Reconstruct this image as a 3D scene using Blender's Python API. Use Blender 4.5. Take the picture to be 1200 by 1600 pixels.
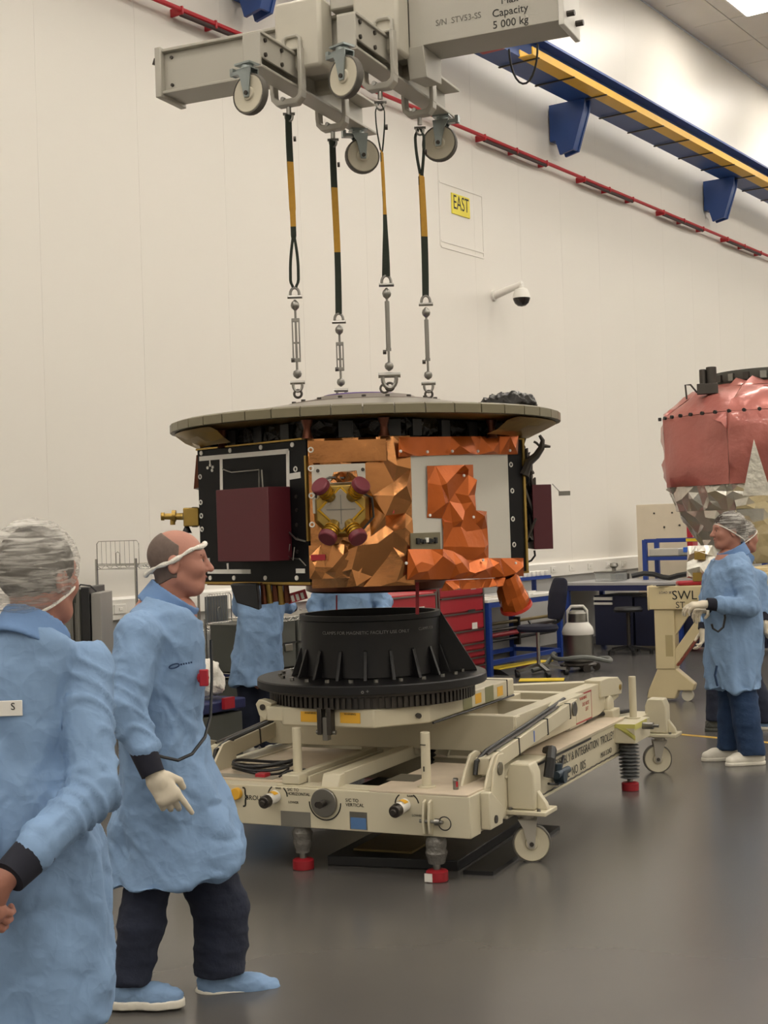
import bpy, bmesh, math, random
import numpy as np
from mathutils import Vector, Matrix, geometry
for _o in list(bpy.data.objects): bpy.data.objects.remove(_o)
SC = bpy.context.scene
COL = SC.collection
rnd = random.Random(7)
# ------------------------------------------------------------ camera
FPX, TH, PT, CH = 2200.0, .033, math.atan(27/2200.0), 1.7
_F = np.array([0, math.cos(PT), math.sin(PT)]); _U0 = np.array([0, -math.sin(PT), math.cos(PT)]); _R0 = np.array([1., 0, 0])
_R = math.cos(TH)*_R0-math.sin(TH)*_U0; _U = math.sin(TH)*_R0+math.cos(TH)*_U0
CP = np.array([0, 0, CH])
cam = bpy.data.cameras.new('camera'); camo = bpy.data.objects.new('camera', cam); COL.objects.link(camo)
cam.lens = 36.0*FPX/1600; cam.sensor_width = 36; cam.sensor_fit = 'AUTO'; cam.clip_end = 200
camo.matrix_world = Matrix(((_R[0], _U[0], -_F[0], 0), (_R[1], _U[1], -_F[1], 0), (_R[2], _U[2], -_F[2], CH), (0, 0, 0, 1)))
SC.camera = camo
# ------------------------------------------------------------ world and exposure
wd = bpy.data.worlds.new('world'); SC.world = wd; wd.use_nodes = True
wd.node_tree.nodes['Background'].inputs[0].default_value = (1, .95, .88, 1)
wd.node_tree.nodes['Background'].inputs[1].default_value = .15
SC.view_settings.view_transform = 'Standard'; SC.view_settings.look = 'None'; SC.view_settings.gamma = 1
SC.view_settings.exposure = 0.0
LAMP_POWER = 26.0
# pixel -> direction; the distance always comes from a floor, wall or thing
def ray(x, y): return _R*(x-600)/FPX+_U*(800-y)/FPX+_F
def atz(x, y, z=0.):
    d = ray(x, y); return CP+d*(z-CH)/d[2]
def aty(x, y, Y):
    d = ray(x, y); return CP+d*Y/d[1]
def onplane(x, y, p, n):
    d = ray(x, y); n = np.array(n, float); return CP+d*np.dot(np.array(p)-CP, n)/np.dot(d, n)
# ------------------------------------------------------------ materials
MATS = {}
def lin(c):
    c = c.lstrip('#'); r = [int(c[i:i+2], 16)/255 for i in (0, 2, 4)]
    return [x/12.92 if x <= .04045 else ((x+.055)/1.055)**2.4 for x in r]
def mat(name, hexc, rough=.5, metal=0, var=.08, scale=6, bump=0, bscale=40, emit=0, alpha=1, coat=0, trans=0, stretch=None, aniso=None, spec=None):
    if name in MATS: return MATS[name]
    m = bpy.data.materials.new(name); m.use_nodes = True; nt = m.node_tree; N = nt.nodes; K = nt.links
    b = N['Principled BSDF']; c = lin(hexc)
    tc = N.new('ShaderNodeTexCoord'); mp = N.new('ShaderNodeMapping'); K.new(tc.outputs['Object'], mp.inputs[0])
    if stretch: mp.inputs['Scale'].default_value = stretch
    nz = N.new('ShaderNodeTexNoise'); nz.inputs['Scale'].default_value = scale; nz.inputs['Detail'].default_value = 4; K.new(mp.outputs[0], nz.inputs['Vector'])
    mx = N.new('ShaderNodeMix'); mx.data_type = 'RGBA'
    mx.inputs[6].default_value = (*[x*(1-var) for x in c], 1); mx.inputs[7].default_value = (*[min(1, x*(1+var)) for x in c], 1)
    K.new(nz.outputs[0], mx.inputs[0]); K.new(mx.outputs[2], b.inputs['Base Color'])
    b.inputs['Roughness'].default_value = rough; b.inputs['Metallic'].default_value = metal
    if spec is not None: b.inputs['Specular IOR Level'].default_value = spec
    if coat: b.inputs['Coat Weight'].default_value = coat
    if alpha < 1: b.inputs['Alpha'].default_value = alpha
    if trans: b.inputs['Transmission Weight'].default_value = trans
    if emit:
        b.inputs['Emission Color'].default_value = (*c, 1); b.inputs['Emission Strength'].default_value = emit
    if bump:
        n2 = N.new('ShaderNodeTexNoise'); n2.inputs['Scale'].default_value = bscale; n2.inputs['Detail'].default_value = 5; K.new(mp.outputs[0], n2.inputs['Vector'])
        bp = N.new('ShaderNodeBump'); bp.inputs['Strength'].default_value = bump; bp.inputs['Distance'].default_value = .02
        K.new(n2.outputs[0], bp.inputs['Height']); K.new(bp.outputs[0], b.inputs['Normal'])
    MATS[name] = m; return m
M_wall = mat('wall white panel', '#dedad2', .42, var=.015, scale=.6, coat=.0)
M_ceil = mat('ceiling tile', '#cfcac0', .7, var=.03, scale=3)
M_floor = mat('grey resin floor', '#545250', .25, var=.10, scale=1.3, bump=.02, bscale=3)
M_cream = mat('cream paint', '#c2baa2', .42, var=.05, scale=5)
M_crgrey = mat('pale grey beam paint', '#aeaa9f', .45, var=.05, scale=3)
M_steel = mat('bare steel', '#8d8b86', .32, 1, var=.1)
M_galv = mat('galvanised steel', '#9aa3a3', .35, .85, var=.12, scale=20)
M_dsteel = mat('dark steel', '#4c4844', .4, .8, var=.15)
M_black = mat('black plastic', '#141416', .45, var=.1)
M_blackp = mat('satin black panel', '#08080b', .5, var=.15, scale=8, spec=.22)
M_anod = mat('black anodised', '#131214', .42, .2, var=.15, scale=5)
M_white = mat('white paint', '#dcd9d2', .45, var=.03)
M_rad = mat('radiator white', '#c2beb3', .35, var=.03, scale=2)
M_blue = mat('blue crane paint', '#2c4c8c', .38, var=.08)
M_deskblue = mat('blue bench frame', '#1d3a86', .4, var=.06)
M_navy = mat('navy fabric', '#14172a', .85, var=.2, scale=30)
M_yellow = mat('yellow rail paint', '#dfae22', .4, var=.06)
M_red = mat('red paint', '#a01f2b', .4, var=.06)
M_redpipe = mat('red pipe paint', '#b82530', .4, var=.05)
M_maroon = mat('maroon cover', '#4e121d', .5, var=.06, scale=9)
M_gold = mat('copper gold foil', '#b98050', .24, .95, var=.25, scale=5, bump=.22, bscale=9)
M_orange = mat('orange kapton film', '#b85c20', .26, .55, var=.18, scale=6, bump=.22, bscale=9)
M_brown = mat('brown kapton', '#5e3524', .35, .7, var=.3, scale=10)
M_brass = mat('yellowed brass', '#a68a4a', .35, .9, var=.25, scale=15)
M_mli = mat('black crinkled film', '#1b1815', .25, .5, var=.3, scale=14, bump=.5, bscale=25)
M_array = mat('solar array edge', '#77705a', .4, .3, var=.15, scale=10)
M_arraytop = mat('solar array top', '#8b857a', .35, .4, var=.12, scale=6)
M_purple = mat('purple film', '#4a2a7a', .35, .3, var=.1)
def cloth_mat(name, hexc):
    m = mat(name, hexc, .75, var=.06, scale=6, spec=.3); nt = m.node_tree; N = nt.nodes; K = nt.links; b = N['Principled BSDF']; tc = N.new('ShaderNodeTexCoord')
    h = None
    for sc, st in ((8, .38), (26, .22)):
        nz = N.new('ShaderNodeTexNoise'); nz.inputs['Scale'].default_value = sc*.5; K.new(tc.outputs['Object'], nz.inputs['Vector'])
        ad = N.new('ShaderNodeVectorMath'); ad.operation = 'MULTIPLY_ADD'; ad.inputs[1].default_value = (.14, .14, .14); K.new(nz.outputs['Color'], ad.inputs[0]); K.new(tc.outputs['Object'], ad.inputs[2])
        v = N.new('ShaderNodeTexVoronoi'); v.feature = 'F1'; v.inputs['Scale'].default_value = sc; K.new(ad.outputs[0], v.inputs['Vector'])
        bp = N.new('ShaderNodeBump'); bp.inputs['Strength'].default_value = st; bp.inputs['Distance'].default_value = .22/sc; K.new(v.outputs['Distance'], bp.inputs['Height'])
        if h is not None: K.new(h, bp.inputs['Normal'])
        h = bp.outputs[0]
    K.new(h, b.inputs['Normal']); return m
M_coat = cloth_mat('blue cleanroom fabric', '#7a96b9')
M_coat2 = mat('blue collar fabric', '#6b89b4', .8, var=.07, scale=9, bump=.1, bscale=20, spec=.25)
M_jeans = mat('dark denim', '#1e2436', .9, var=.25, scale=18, bump=.25, bscale=30)
M_bjeans = mat('blue denim', '#22395a', .9, var=.25, scale=18, bump=.25, bscale=30)
M_skin = mat('skin', '#a97564', .55, var=.08, scale=14, bump=.05, bscale=80)
M_hair = mat('grey hair', '#57524c', .8, var=.35, scale=40, stretch=(1, 1, 6))
M_stub = mat('shaved hair', '#665750', .85, var=.25, scale=60)
M_brownhair = mat('brown hair', '#2d2019', .8, var=.3, scale=40)
M_cuff = mat('navy knit cuff', '#121422', .9, var=.2, scale=40)
M_glove = mat('white latex glove', '#ccc2ae', .6, var=.06, scale=20)
M_shoew = mat('white shoe', '#d6d1c4', .5, var=.05)
M_netwhite = mat('white hairnet band', '#d9d5cc', .8, var=.12, scale=25, bump=.5, bscale=60)
M_silver = mat('silver foil', '#cfccc2', .28, .8, var=.12, scale=5, bump=.5, bscale=12)
M_pink = mat('pink cover film', '#ad665d', .34, .25, var=.15, scale=3, bump=.9, bscale=4, coat=.3)
M_stand = mat('beige stand paint', '#cdbd95', .45, var=.05)
M_label = mat('yellow label', '#d9a531', .5, var=.05)
M_green = mat('green tape', '#7b7a58', .5, var=.1)
M_ink = mat('black ink', '#1a1917', .6, var=.1)
M_inkg = mat('faded grey ink', '#6d6a63', .6, var=.1)
M_inkw = mat('white ink', '#8d8a88', .6, var=.1)
M_strapg = mat('dark green webbing', '#232a20', .85, var=.2, scale=40)
M_strapy = mat('ochre webbing', '#b0842c', .85, var=.15, scale=40)
M_wheel = mat('off white nylon wheel', '#c2bba8', .5, var=.06)
M_rubber = mat('grey rubber tyre', '#5b5750', .6, var=.1)
M_chrome = mat('chrome wire', '#a9a7a2', .25, 1, var=.05)
M_case = mat('olive grey case', '#4b4c46', .6, var=.1)
M_bin = mat('blue bin plastic', '#1d2450', .5, var=.08)
M_brt = mat('bright blue tray', '#2a62c8', .45, var=.05)
M_desk = mat('grey bench top', '#a9a8a8', .4, var=.03)
M_yelltape = mat('yellow tape', '#d8bb2e', .6, var=.06)
M_linetape = mat('ochre floor tape', '#b89440', .6, var=.1)
M_olive = mat('brass coloured board', '#6e5e35', .5, .2, var=.15)
M_lamp = mat('lit diffuser', '#fff7ea', .5, var=0, emit=LAMP_POWER)
M_tile_gap = mat('joint backing grey', '#bdb8ae', .8, var=.03)  # pale grey of the backing behind the panel joints
M_clear = mat('clear plastic', '#cfd3d0', .2, var=.02, alpha=.35)
# hairnet: thin white mesh, half open
def net_mat():
    m = bpy.data.materials.new('hairnet mesh'); m.use_nodes = True; nt = m.node_tree; N = nt.nodes; K = nt.links
    b = N['Principled BSDF']; b.inputs['Base Color'].default_value = (.55, .53, .49, 1); b.inputs['Roughness'].default_value = .7
    tc = N.new('ShaderNodeTexCoord'); mp = N.new('ShaderNodeMapping'); mp.inputs['Rotation'].default_value = (.5, .5, .3); mp.inputs['Scale'].default_value = (9, 14, 95)
    w = N.new('ShaderNodeTexNoise'); w.inputs['Scale'].default_value = 1; w.inputs['Detail'].default_value = 4; w.inputs['Distortion'].default_value = .6
    K.new(tc.outputs['Object'], mp.inputs[0]); K.new(mp.outputs[0], w.inputs[0])
    r = N.new('ShaderNodeMapRange'); r.inputs[1].default_value = .38; r.inputs[2].default_value = .68; r.inputs[3].default_value = .10; r.inputs[4].default_value = .72
    K.new(w.outputs[0], r.inputs[0]); K.new(r.outputs[0], b.inputs['Alpha'])
    return m
M_net = net_mat()
# ------------------------------------------------------------ mesh builder
def V(*a): return np.array(a, float)
class MB:
    def __init__(s): s.v = []; s.f = []
    def add(s, vs, fs):
        o = len(s.v); s.v += [tuple(map(float, p)) for p in vs]; s.f += [tuple(i+o for i in f) for f in fs]; return s
    def bx(s, x0, x1, y0, y1, z0, z1):
        return s.add([(x0, y0, z0), (x1, y0, z0), (x1, y1, z0), (x0, y1, z0), (x0, y0, z1), (x1, y0, z1), (x1, y1, z1), (x0, y1, z1)],
                     [(0, 3, 2, 1), (4, 5, 6, 7), (0, 1, 5, 4), (1, 2, 6, 5), (2, 3, 7, 6), (3, 0, 4, 7)])
    def bar(s, p, q, w, h, up=(0, 0, 1)):
        p, q = V(*p), V(*q); d = q-p; d /= np.linalg.norm(d); u = V(*up); a = np.cross(d, u); a /= np.linalg.norm(a); u = np.cross(a, d)
        vs = []
        for c in (p, q):
            for sa, sb in ((-1, -1), (1, -1), (1, 1), (-1, 1)): vs.append(c+a*sa*w/2+u*sb*h/2)
        return s.add(vs, [(0, 1, 2, 3), (7, 6, 5, 4), (0, 4, 5, 1), (1, 5, 6, 2), (2, 6, 7, 3), (3, 7, 4, 0)])
    def prism(s, poly, ax, a, b):
        n = len(poly)
        def mk(p, t):
            return (t, p[0], p[1]) if ax == 'x' else ((p[0], t, p[1]) if ax == 'y' else (p[0], p[1], t))
        return s.add([mk(p, a) for p in poly]+[mk(p, b) for p in poly],
                     [tuple(range(n))[::-1], tuple(range(n, 2*n))]+[(i, (i+1) % n, n+(i+1) % n, n+i) for i in range(n)])
    def cyl(s, p, q, r, r2=None, n=14, cap=True):
        p, q = V(*p), V(*q); r2 = r if r2 is None else r2; d = q-p; d = d/np.linalg.norm(d)
        a = np.cross(d, V(0, 0, 1) if abs(d[2]) < .9 else V(1, 0, 0)); a /= np.linalg.norm(a); b = np.cross(d, a)
        vs = [p+r*(a*math.cos(t)+b*math.sin(t)) for t in np.arange(n)*2*math.pi/n]+[q+r2*(a*math.cos(t)+b*math.sin(t)) for t in np.arange(n)*2*math.pi/n]
        fs = [(i, (i+1) % n, n+(i+1) % n, n+i) for i in range(n)]
        if cap: fs += [tuple(range(n))[::-1], tuple(range(n, 2*n))]
        return s.add(vs, fs)
    def tube(s, path, r, n=8, closed=False):
        P = [V(*p) for p in path]; m = len(P); rings = []; prev = None
        for i in range(m):
            d = (P[(i+1) % m]-P[i-1]) if closed else (P[min(i+1, m-1)]-P[max(i-1, 0)])
            d = d/(np.linalg.norm(d)+1e-12)
            if prev is None: a = np.cross(d, V(0, 0, 1) if abs(d[2]) < .9 else V(1, 0, 0))
            else: a = prev-d*np.dot(prev, d)
            a /= np.linalg.norm(a); prev = a; b = np.cross(d, a)
            rr = r[i] if hasattr(r, '__len__') else r
            rings += [P[i]+rr*(a*math.cos(t)+b*math.sin(t)) for t in np.arange(n)*2*math.pi/n]
        fs = []
        for i in range(m if closed else m-1):
            j = (i+1) % m
            fs += [(i*n+k, i*n+(k+1) % n, j*n+(k+1) % n, j*n+k) for k in range(n)]
        if not closed: fs += [tuple(range(n))[::-1], tuple(range((m-1)*n, m*n))]
        return s.add(rings, fs)
    def lathe(s, prof, n=32, c=(0, 0, 0), axis='z', cap=True):
        vs = []
        for r, z in prof:
            for t in np.arange(n)*2*math.pi/n:
                p = (r*math.cos(t), r*math.sin(t), z)
                if axis == 'x': p = (p[2], p[0], p[1])
                if axis == 'y': p = (p[1], p[2], p[0])
                vs.append((p[0]+c[0], p[1]+c[1], p[2]+c[2]))
        m = len(prof); fs = []
        for i in range(m-1): fs += [(i*n+k, i*n+(k+1) % n, (i+1)*n+(k+1) % n, (i+1)*n+k) for k in range(n)]
        if cap: fs += [tuple(range(n))[::-1], tuple(range((m-1)*n, m*n))]
        return s.add(vs, fs)
    def ring(s, c, R, r, axis='z', n=24, m=8):
        vs = []; fs = []
        for i in range(n):
            t = 2*math.pi*i/n
            for j in range(m):
                u = 2*math.pi*j/m; p = ((R+r*math.cos(u))*math.cos(t), (R+r*math.cos(u))*math.sin(t), r*math.sin(u))
                if axis == 'x': p = (p[2], p[0], p[1])
                if axis == 'y': p = (p[0], p[2], p[1])
                vs.append((p[0]+c[0], p[1]+c[1], p[2]+c[2]))
        for i in range(n):
            for j in range(m): fs.append((i*m+j, ((i+1) % n)*m+j, ((i+1) % n)*m+(j+1) % m, i*m+(j+1) % m))
        return s.add(vs, fs)
    def xform(s, Mx):
        Mx = np.array(Mx); A = np.array(s.v); A = A@Mx[:3, :3].T+Mx[:3, 3]; s.v = [tuple(p) for p in A]; return s
    def build(s, name, m, parent=None, bev=0, smooth=35, loc=None):
        me = bpy.data.meshes.new(name); me.from_pydata(s.v, [], s.f); return link(name, me, m, parent, bev, smooth, loc)
def link(name, me, m, parent=None, bev=0, smooth=35, loc=None, fixn=True):
    if fixn:
        bm = bmesh.new(); bm.from_mesh(me); bmesh.ops.recalc_face_normals(bm, faces=bm.faces); bm.to_mesh(me); bm.free()
    if not me.materials: me.materials.append(m)
    if smooth:
        me.shade_smooth(); me.set_sharp_from_angle(angle=math.radians(smooth))
    o = bpy.data.objects.new(name, me); COL.objects.link(o)
    if parent is not None: o.parent = parent
    if loc is not None: o.location = loc
    if bev:
        b = o.modifiers.new('bevel', 'BEVEL'); b.width = bev; b.segments = 2; b.limit_method = 'ANGLE'; b.angle_limit = math.radians(40)
    return o
def tag(o, label, cat, group=None, kind=None):
    o['label'] = label; o['category'] = cat
    if group: o['group'] = group
    if kind: o['kind'] = kind
    return o
def thing(name, label, cat, loc=(0, 0, 0), rz=0, group=None):
    o = bpy.data.objects.new(name, None); COL.objects.link(o); o.empty_display_size = .1
    o.location = [float(x) for x in loc]; o.rotation_euler = (0, 0, rz); return tag(o, label, cat, group)
def struct(o): o['kind'] = 'structure'; return o
def inst(o, parent=None, loc=None, rot=None, name=None):
    c = o.copy(); COL.objects.link(c)
    c.parent = parent
    if loc is not None: c.location = [float(x) for x in loc]
    if rot is not None: c.rotation_euler = rot
    return c
def copy_tree(o, parent=None):
    c = o.copy(); COL.objects.link(c); c.parent = parent
    for ch in list(o.children): copy_tree(ch, c)
    return c
def text(body, size, m, parent, Mx, name='lettering', align='CENTER', depth=.0006, sx=1):
    cu = bpy.data.curves.new('t', 'FONT'); cu.body = body; cu.size = size; cu.align_x = align; cu.align_y = 'CENTER'; cu.extrude = depth; cu.resolution_u = 3
    ob = bpy.data.objects.new('t', cu); COL.objects.link(ob)
    dg = bpy.context.evaluated_depsgraph_get(); me = bpy.data.meshes.new_from_object(ob.evaluated_get(dg))
    bpy.data.objects.remove(ob); me.name = name
    me.transform(Matrix.Diagonal((sx, 1, 1, 1))); me.transform(Matrix([list(map(float, r)) for r in Mx]))
    me.materials.clear(); return link(name, me, m, parent, 0, 0, fixn=False)
def frame(o, x, y, z=None):
    o, x, y = V(*o), V(*x), V(*y); x = x/np.linalg.norm(x); y = y/np.linalg.norm(y); z = np.cross(x, y)
    A = np.eye(4); A[:3, 0] = x; A[:3, 1] = y; A[:3, 2] = z; A[:3, 3] = o; return A
def foil(poly, sp, amp, seed, Mx, edge=.25, bias=0):
    """crumpled sheet: random triangulation of a polygon with random heights"""
    r = random.Random(seed); P = [Vector(p) for p in poly]; vs = []; bd = []
    for i in range(len(P)):
        a, b = P[i], P[(i+1) % len(P)]; n = max(1, int((b-a).length/sp))
        for k in range(n): bd.append(len(vs)); vs.append(a.lerp(b, k/n))
    nb = len(vs)
    x0 = min(p.x for p in P); x1 = max(p.x for p in P); y0 = min(p.y for p in P); y1 = max(p.y for p in P)
    def inside(q):
        c = False
        for i in range(len(P)):
            a, b = P[i], P[i-1]
            if (a.y > q.y) != (b.y > q.y) and q.x < (b.x-a.x)*(q.y-a.y)/(b.y-a.y)+a.x: c = not c
        return c
    yy = y0+sp/2
    while yy < y1:
        xx = x0+sp/2
        while xx < x1:
            if r.random() < .8:
                q = Vector((xx+r.uniform(-.45, .45)*sp, yy+r.uniform(-.45, .45)*sp))
                if inside(q): vs.append(q)
            xx += sp
        yy += sp
    res = geometry.delaunay_2d_cdt(vs, [], [bd], 1, 1e-6)
    out = []
    for k, p in enumerate(res[0]):
        h = r.uniform(0, amp)*(edge if k < nb else 1)+bias
        out.append((p.x, p.y, h))
    A = np.array(out)@np.array(Mx)[:3, :3].T+np.array(Mx)[:3, 3]
    m = MB(); m.v = [tuple(p) for p in A]; m.f = [tuple(f) for f in res[2]]; return m
# ------------------------------------------------------------ signed distance modelling for figures and soft shapes
def smin(a, b, k):
    h = np.clip(.5+.5*(b-a)/k, 0, 1); return b*(1-h)+a*h-k*h*(1-h)
def cap(P, a, b, r1, r2):
    a, b = V(*a), V(*b); ba = b-a; pa = P-a; h = np.clip(pa@ba/(ba@ba), 0, 1)
    return np.linalg.norm(pa-h[..., None]*ba, axis=-1)-(r1+(r2-r1)*h)
def ell(P, c, r):
    q = (P-V(*c))/V(*r); k = np.linalg.norm(q, axis=-1); return (k-1)*min(r)
def loft(P, rows, yaw=0, pw=2.4):
    """stack of super-ellipses: rows (z, cx, cy, a, b)"""
    rows = sorted(rows); zs = [r[0] for r in rows]; z = P[..., 2]
    I = lambda k: np.interp(z, zs, [r[k] for r in rows])
    x = P[..., 0]-I(1); y = P[..., 1]-I(2); c, s = math.cos(yaw), math.sin(yaw)
    u = (x*c+y*s)/I(3); v = (-x*s+y*c)/I(4)
    d = ((np.abs(u)**pw+np.abs(v)**pw)**(1/pw)-1)*np.minimum(I(3), I(4))*.9
    return np.maximum(d, np.maximum(zs[0]-z, z-zs[-1]))
def surface(fn, lo, hi, res):
    lo = V(*lo); hi = V(*hi); n = np.ceil((hi-lo)/res).astype(int)+1
    g = np.stack(np.meshgrid(*[lo[i]+res*np.arange(n[i]) for i in range(3)], indexing='ij'), -1)
    val = fn(g).astype(np.float32); ins = val < 0
    acc = np.zeros(tuple(n-1)+(3,), np.float32); cnt = np.zeros(tuple(n-1), np.float32)
    for ax in range(3):
        sl0 = [slice(None)]*3; sl1 = [slice(None)]*3; sl0[ax] = slice(0, -1); sl1[ax] = slice(1, None)
        a = val[tuple(sl0)]; b = val[tuple(sl1)]; cr = (a < 0) != (b < 0)
        t = np.where(cr, a/(a-b+1e-20), 0)
        pos = np.stack(np.meshgrid(*[np.arange(k) for k in a.shape], indexing='ij'), -1).astype(np.float32); pos[..., ax] += t
        oth = [i for i in range(3) if i != ax]
        for da in (0, 1):
            for db in (0, 1):
                src = [slice(None)]*3
                for o_, d_ in ((oth[0], da), (oth[1], db)): src[o_] = slice(d_, n[o_]-1+d_)
                c_ = cr[tuple(src)]; acc += np.where(c_[..., None], pos[tuple(src)], 0); cnt += c_
    idx = -np.ones(cnt.shape, int); m = cnt > 0; idx[m] = np.arange(m.sum())
    verts = lo+res*(acc[m]/cnt[m][:, None])
    faces = []
    for ax in range(3):
        sl0 = [slice(None)]*3; sl1 = [slice(None)]*3; sl0[ax] = slice(0, -1); sl1[ax] = slice(1, None)
        o1, o2 = [(1, 2), (2, 0), (0, 1)][ax]
        a = ins[tuple(sl0)]; b = ins[tuple(sl1)]; w = np.argwhere(a != b)
        w = w[(w[:, o1] > 0) & (w[:, o2] > 0) & (w[:, o1] < n[o1]-1) & (w[:, o2] < n[o2]-1)]
        if not len(w): continue
        q = []
        for d1, d2 in ((1, 1), (0, 1), (0, 0), (1, 0)):
            k = w.copy(); k[:, o1] -= d1; k[:, o2] -= d2; q.append(idx[k[:, 0], k[:, 1], k[:, 2]])
        q = np.stack(q, 1); fl = ~a[w[:, 0], w[:, 1], w[:, 2]]; q[fl] = q[fl][:, ::-1]; faces.append(q)
    return verts, np.concatenate(faces)
def smesh(name, verts, faces, m, parent=None, disp=None, loc=None):
    me = bpy.data.meshes.new(name); nv, nf = len(verts), len(faces)
    me.vertices.add(nv); me.vertices.foreach_set('co', np.asarray(verts, np.float32).ravel())
    me.loops.add(nf*4); me.loops.foreach_set('vertex_index', faces.astype(np.int32).ravel())
    me.polygons.add(nf); me.polygons.foreach_set('loop_start', np.arange(0, nf*4, 4, dtype=np.int32))
    me.update(calc_edges=True)
    if disp is not None:
        nn = np.zeros(nv*3, np.float32); me.vertex_normals.foreach_get('vector', nn); nn = nn.reshape(-1, 3)
        v = verts+nn*disp(verts)[:, None]; me.vertices.foreach_set('co', v.astype(np.float32).ravel()); me.update()
    me.materials.append(m); me.shade_smooth()
    o = bpy.data.objects.new(name, me); COL.objects.link(o)
    if parent is not None: o.parent = parent
    if loc is not None: o.location = loc
    return o
def folds(seed, amp, k=14, n=5, anis=(1, 1, .35)):
    r = np.random.RandomState(seed); ks = r.normal(size=(n, 3))*k*V(*anis); qs = r.normal(size=(n, 3))*k*.35; ph = r.uniform(0, 6, (n, 2))
    def f(p):
        o = 0
        for i in range(n):
            s = np.sin(p@ks[i]+ph[i, 0]+1.6*np.sin(p@qs[i]+ph[i, 1])); o = o+(1-np.abs(s))**2-.33
        return amp*o/n*2
    return f
def creases(seed, cell, amp, lo, hi, st=(1, 1, 1)):
    r = np.random.RandomState(seed); lo = V(*lo)*V(*st); hi = V(*hi)*V(*st); n = int(min(900, max(20, np.prod((hi-lo)/cell+1)*.9))); S = (lo+r.rand(n, 3)*(hi-lo)).astype(np.float32)
    w = folds(seed+1, cell*.35, 2.0/cell, 3, (1, 1, 1))
    def f(p):
        o = np.empty(len(p), np.float32); q = (p+w(p)[:, None]*V(1, -1, .6)).astype(np.float32)*np.array(st, np.float32)
        for i in range(0, len(p), 4000):
            d = np.sqrt(((q[i:i+4000, None, :]-S[None])**2).sum(-1)); d.partition(1, axis=1); o[i:i+4000] = d[:, 0]
        return amp*(o/cell-.55)
    return f
# ============================================================ THE ROOM
WP = V(1.98, 18.5, 0); WU = V(.5636, .826, 0); WU /= np.linalg.norm(WU); WN = V(WU[1], -WU[0], 0)
ANG = math.atan2(WU[1], WU[0])                                  # local x = along the wall, local -y = into the room
def wp(t, n, z=0.): return WP+t*WU+n*WN+V(0, 0, z)
def tcol(x, n, y=900):                                          # where pixel column x meets the plane n metres off the wall
    p = onplane(x, y, WP+n*WN, WN); return float((p-WP)@WU)
def tz(x, y, n):
    p = onplane(x, y, WP+n*WN, WN); return float((p-WP)@WU), float(p[2])
T0, T1, N1, ZC = -32., 34., 23., 9.8
def quad(name, pts, m, parent=None):
    b = MB(); b.add(pts, [(0, 1, 2, 3)]); return b.build(name, m, parent, smooth=0)
floor = MB().add([tuple(wp(T0, 0)), tuple(wp(T1, 0)), tuple(wp(T1, N1)), tuple(wp(T0, N1)), tuple(wp(T0, 0, -.1)), tuple(wp(T1, 0, -.1)), tuple(wp(T1, N1, -.1)), tuple(wp(T0, N1, -.1))],
    [(0, 1, 2, 3), (4, 7, 6, 5), (0, 4, 5, 1), (1, 5, 6, 2), (2, 6, 7, 3), (3, 7, 4, 0)]).build('floor', M_floor, smooth=0); struct(floor)
# side wall: backing with proud panels, joints left open
wl = MB().add([tuple(wp(T0, n, z)) for n in (-.12, -.02) for z in (0, ZC)]+[tuple(wp(T1, n, z)) for n in (-.12, -.02) for z in (0, ZC)],
    [(0, 1, 3, 2), (4, 6, 7, 5), (0, 4, 5, 1), (2, 3, 7, 6), (0, 2, 6, 4), (1, 5, 7, 3)]).build('wall_left', M_tile_gap, smooth=0); struct(wl)
pw = 1.18
pm_ = MB().bx(.0008, pw-.0008, 0, .02, 0, ZC); pm0 = None
for i in range(int((T1-T0)/pw)):
    p = wp(T0+i*pw, 0)
    if pm0 is None:
        pm0 = pm_.build('wall_panel', M_wall, wl, bev=.0); o = pm0
    else: o = inst(pm0, wl)
    o.location = p; o.rotation_euler = (0, 0, ANG)
for nm, a, b in (('wall_right', (T0, N1), (T1, N1)), ('wall_back', (T0, 0), (T0, N1)), ('wall_front', (T1, 0), (T1, N1))):
    d = V(*wp(*b))-V(*wp(*a)); d /= np.linalg.norm(d); nn = np.cross(d, V(0, 0, 1)); ctr = wp((T0+T1)/2, N1/2)
    if nn@(wp(*a)-ctr) < 0: nn = -nn
    q = [wp(*a), wp(*b), wp(*b)+nn*.1, wp(*a)+nn*.1]
    struct(MB().add([tuple(x+V(0, 0, z)) for z in (0, ZC) for x in q], [(0, 3, 2, 1), (4, 5, 6, 7), (0, 1, 5, 4), (1, 2, 6, 5), (2, 3, 7, 6), (3, 0, 4, 7)]).build(nm, M_wall, smooth=0))
# ceiling with tiles where the photo shows them
cl = MB().add([tuple(wp(t, n, z)) for z in (ZC+.03, ZC+.1) for t, n in ((T0, 0), (T1, 0), (T1, N1), (T0, N1))], [(0, 3, 2, 1), (4, 5, 6, 7), (0, 1, 5, 4), (1, 2, 6, 5), (2, 3, 7, 6), (3, 0, 4, 7)]).build('ceiling', M_ceil, smooth=0); struct(cl)
lp = atz(1205, -8, ZC); LT, LN = float((lp-WP)@WU), float((lp-WP)@WN)
tw, tl = 1.2, .6
ci = 0; tile0 = None
for i in range(-3, 17):
    for j in range(0, 12):
        t, n = LT-tw/2+(i-3)*tw, LN-tl/2+(j-5)*tl
        if n < 0 or n > 5 or t > T1-2: continue
        if tile0 is None:
            tile0 = MB().bx(.006, tw-.006, .006, tl-.006, 0, .03).build('ceiling_tile', M_ceil, cl, bev=.004); o = tile0
        else: o = inst(tile0, cl)
        o.location = wp(t, n+tl, ZC); o.rotation_euler = (0, 0, ANG)
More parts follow.
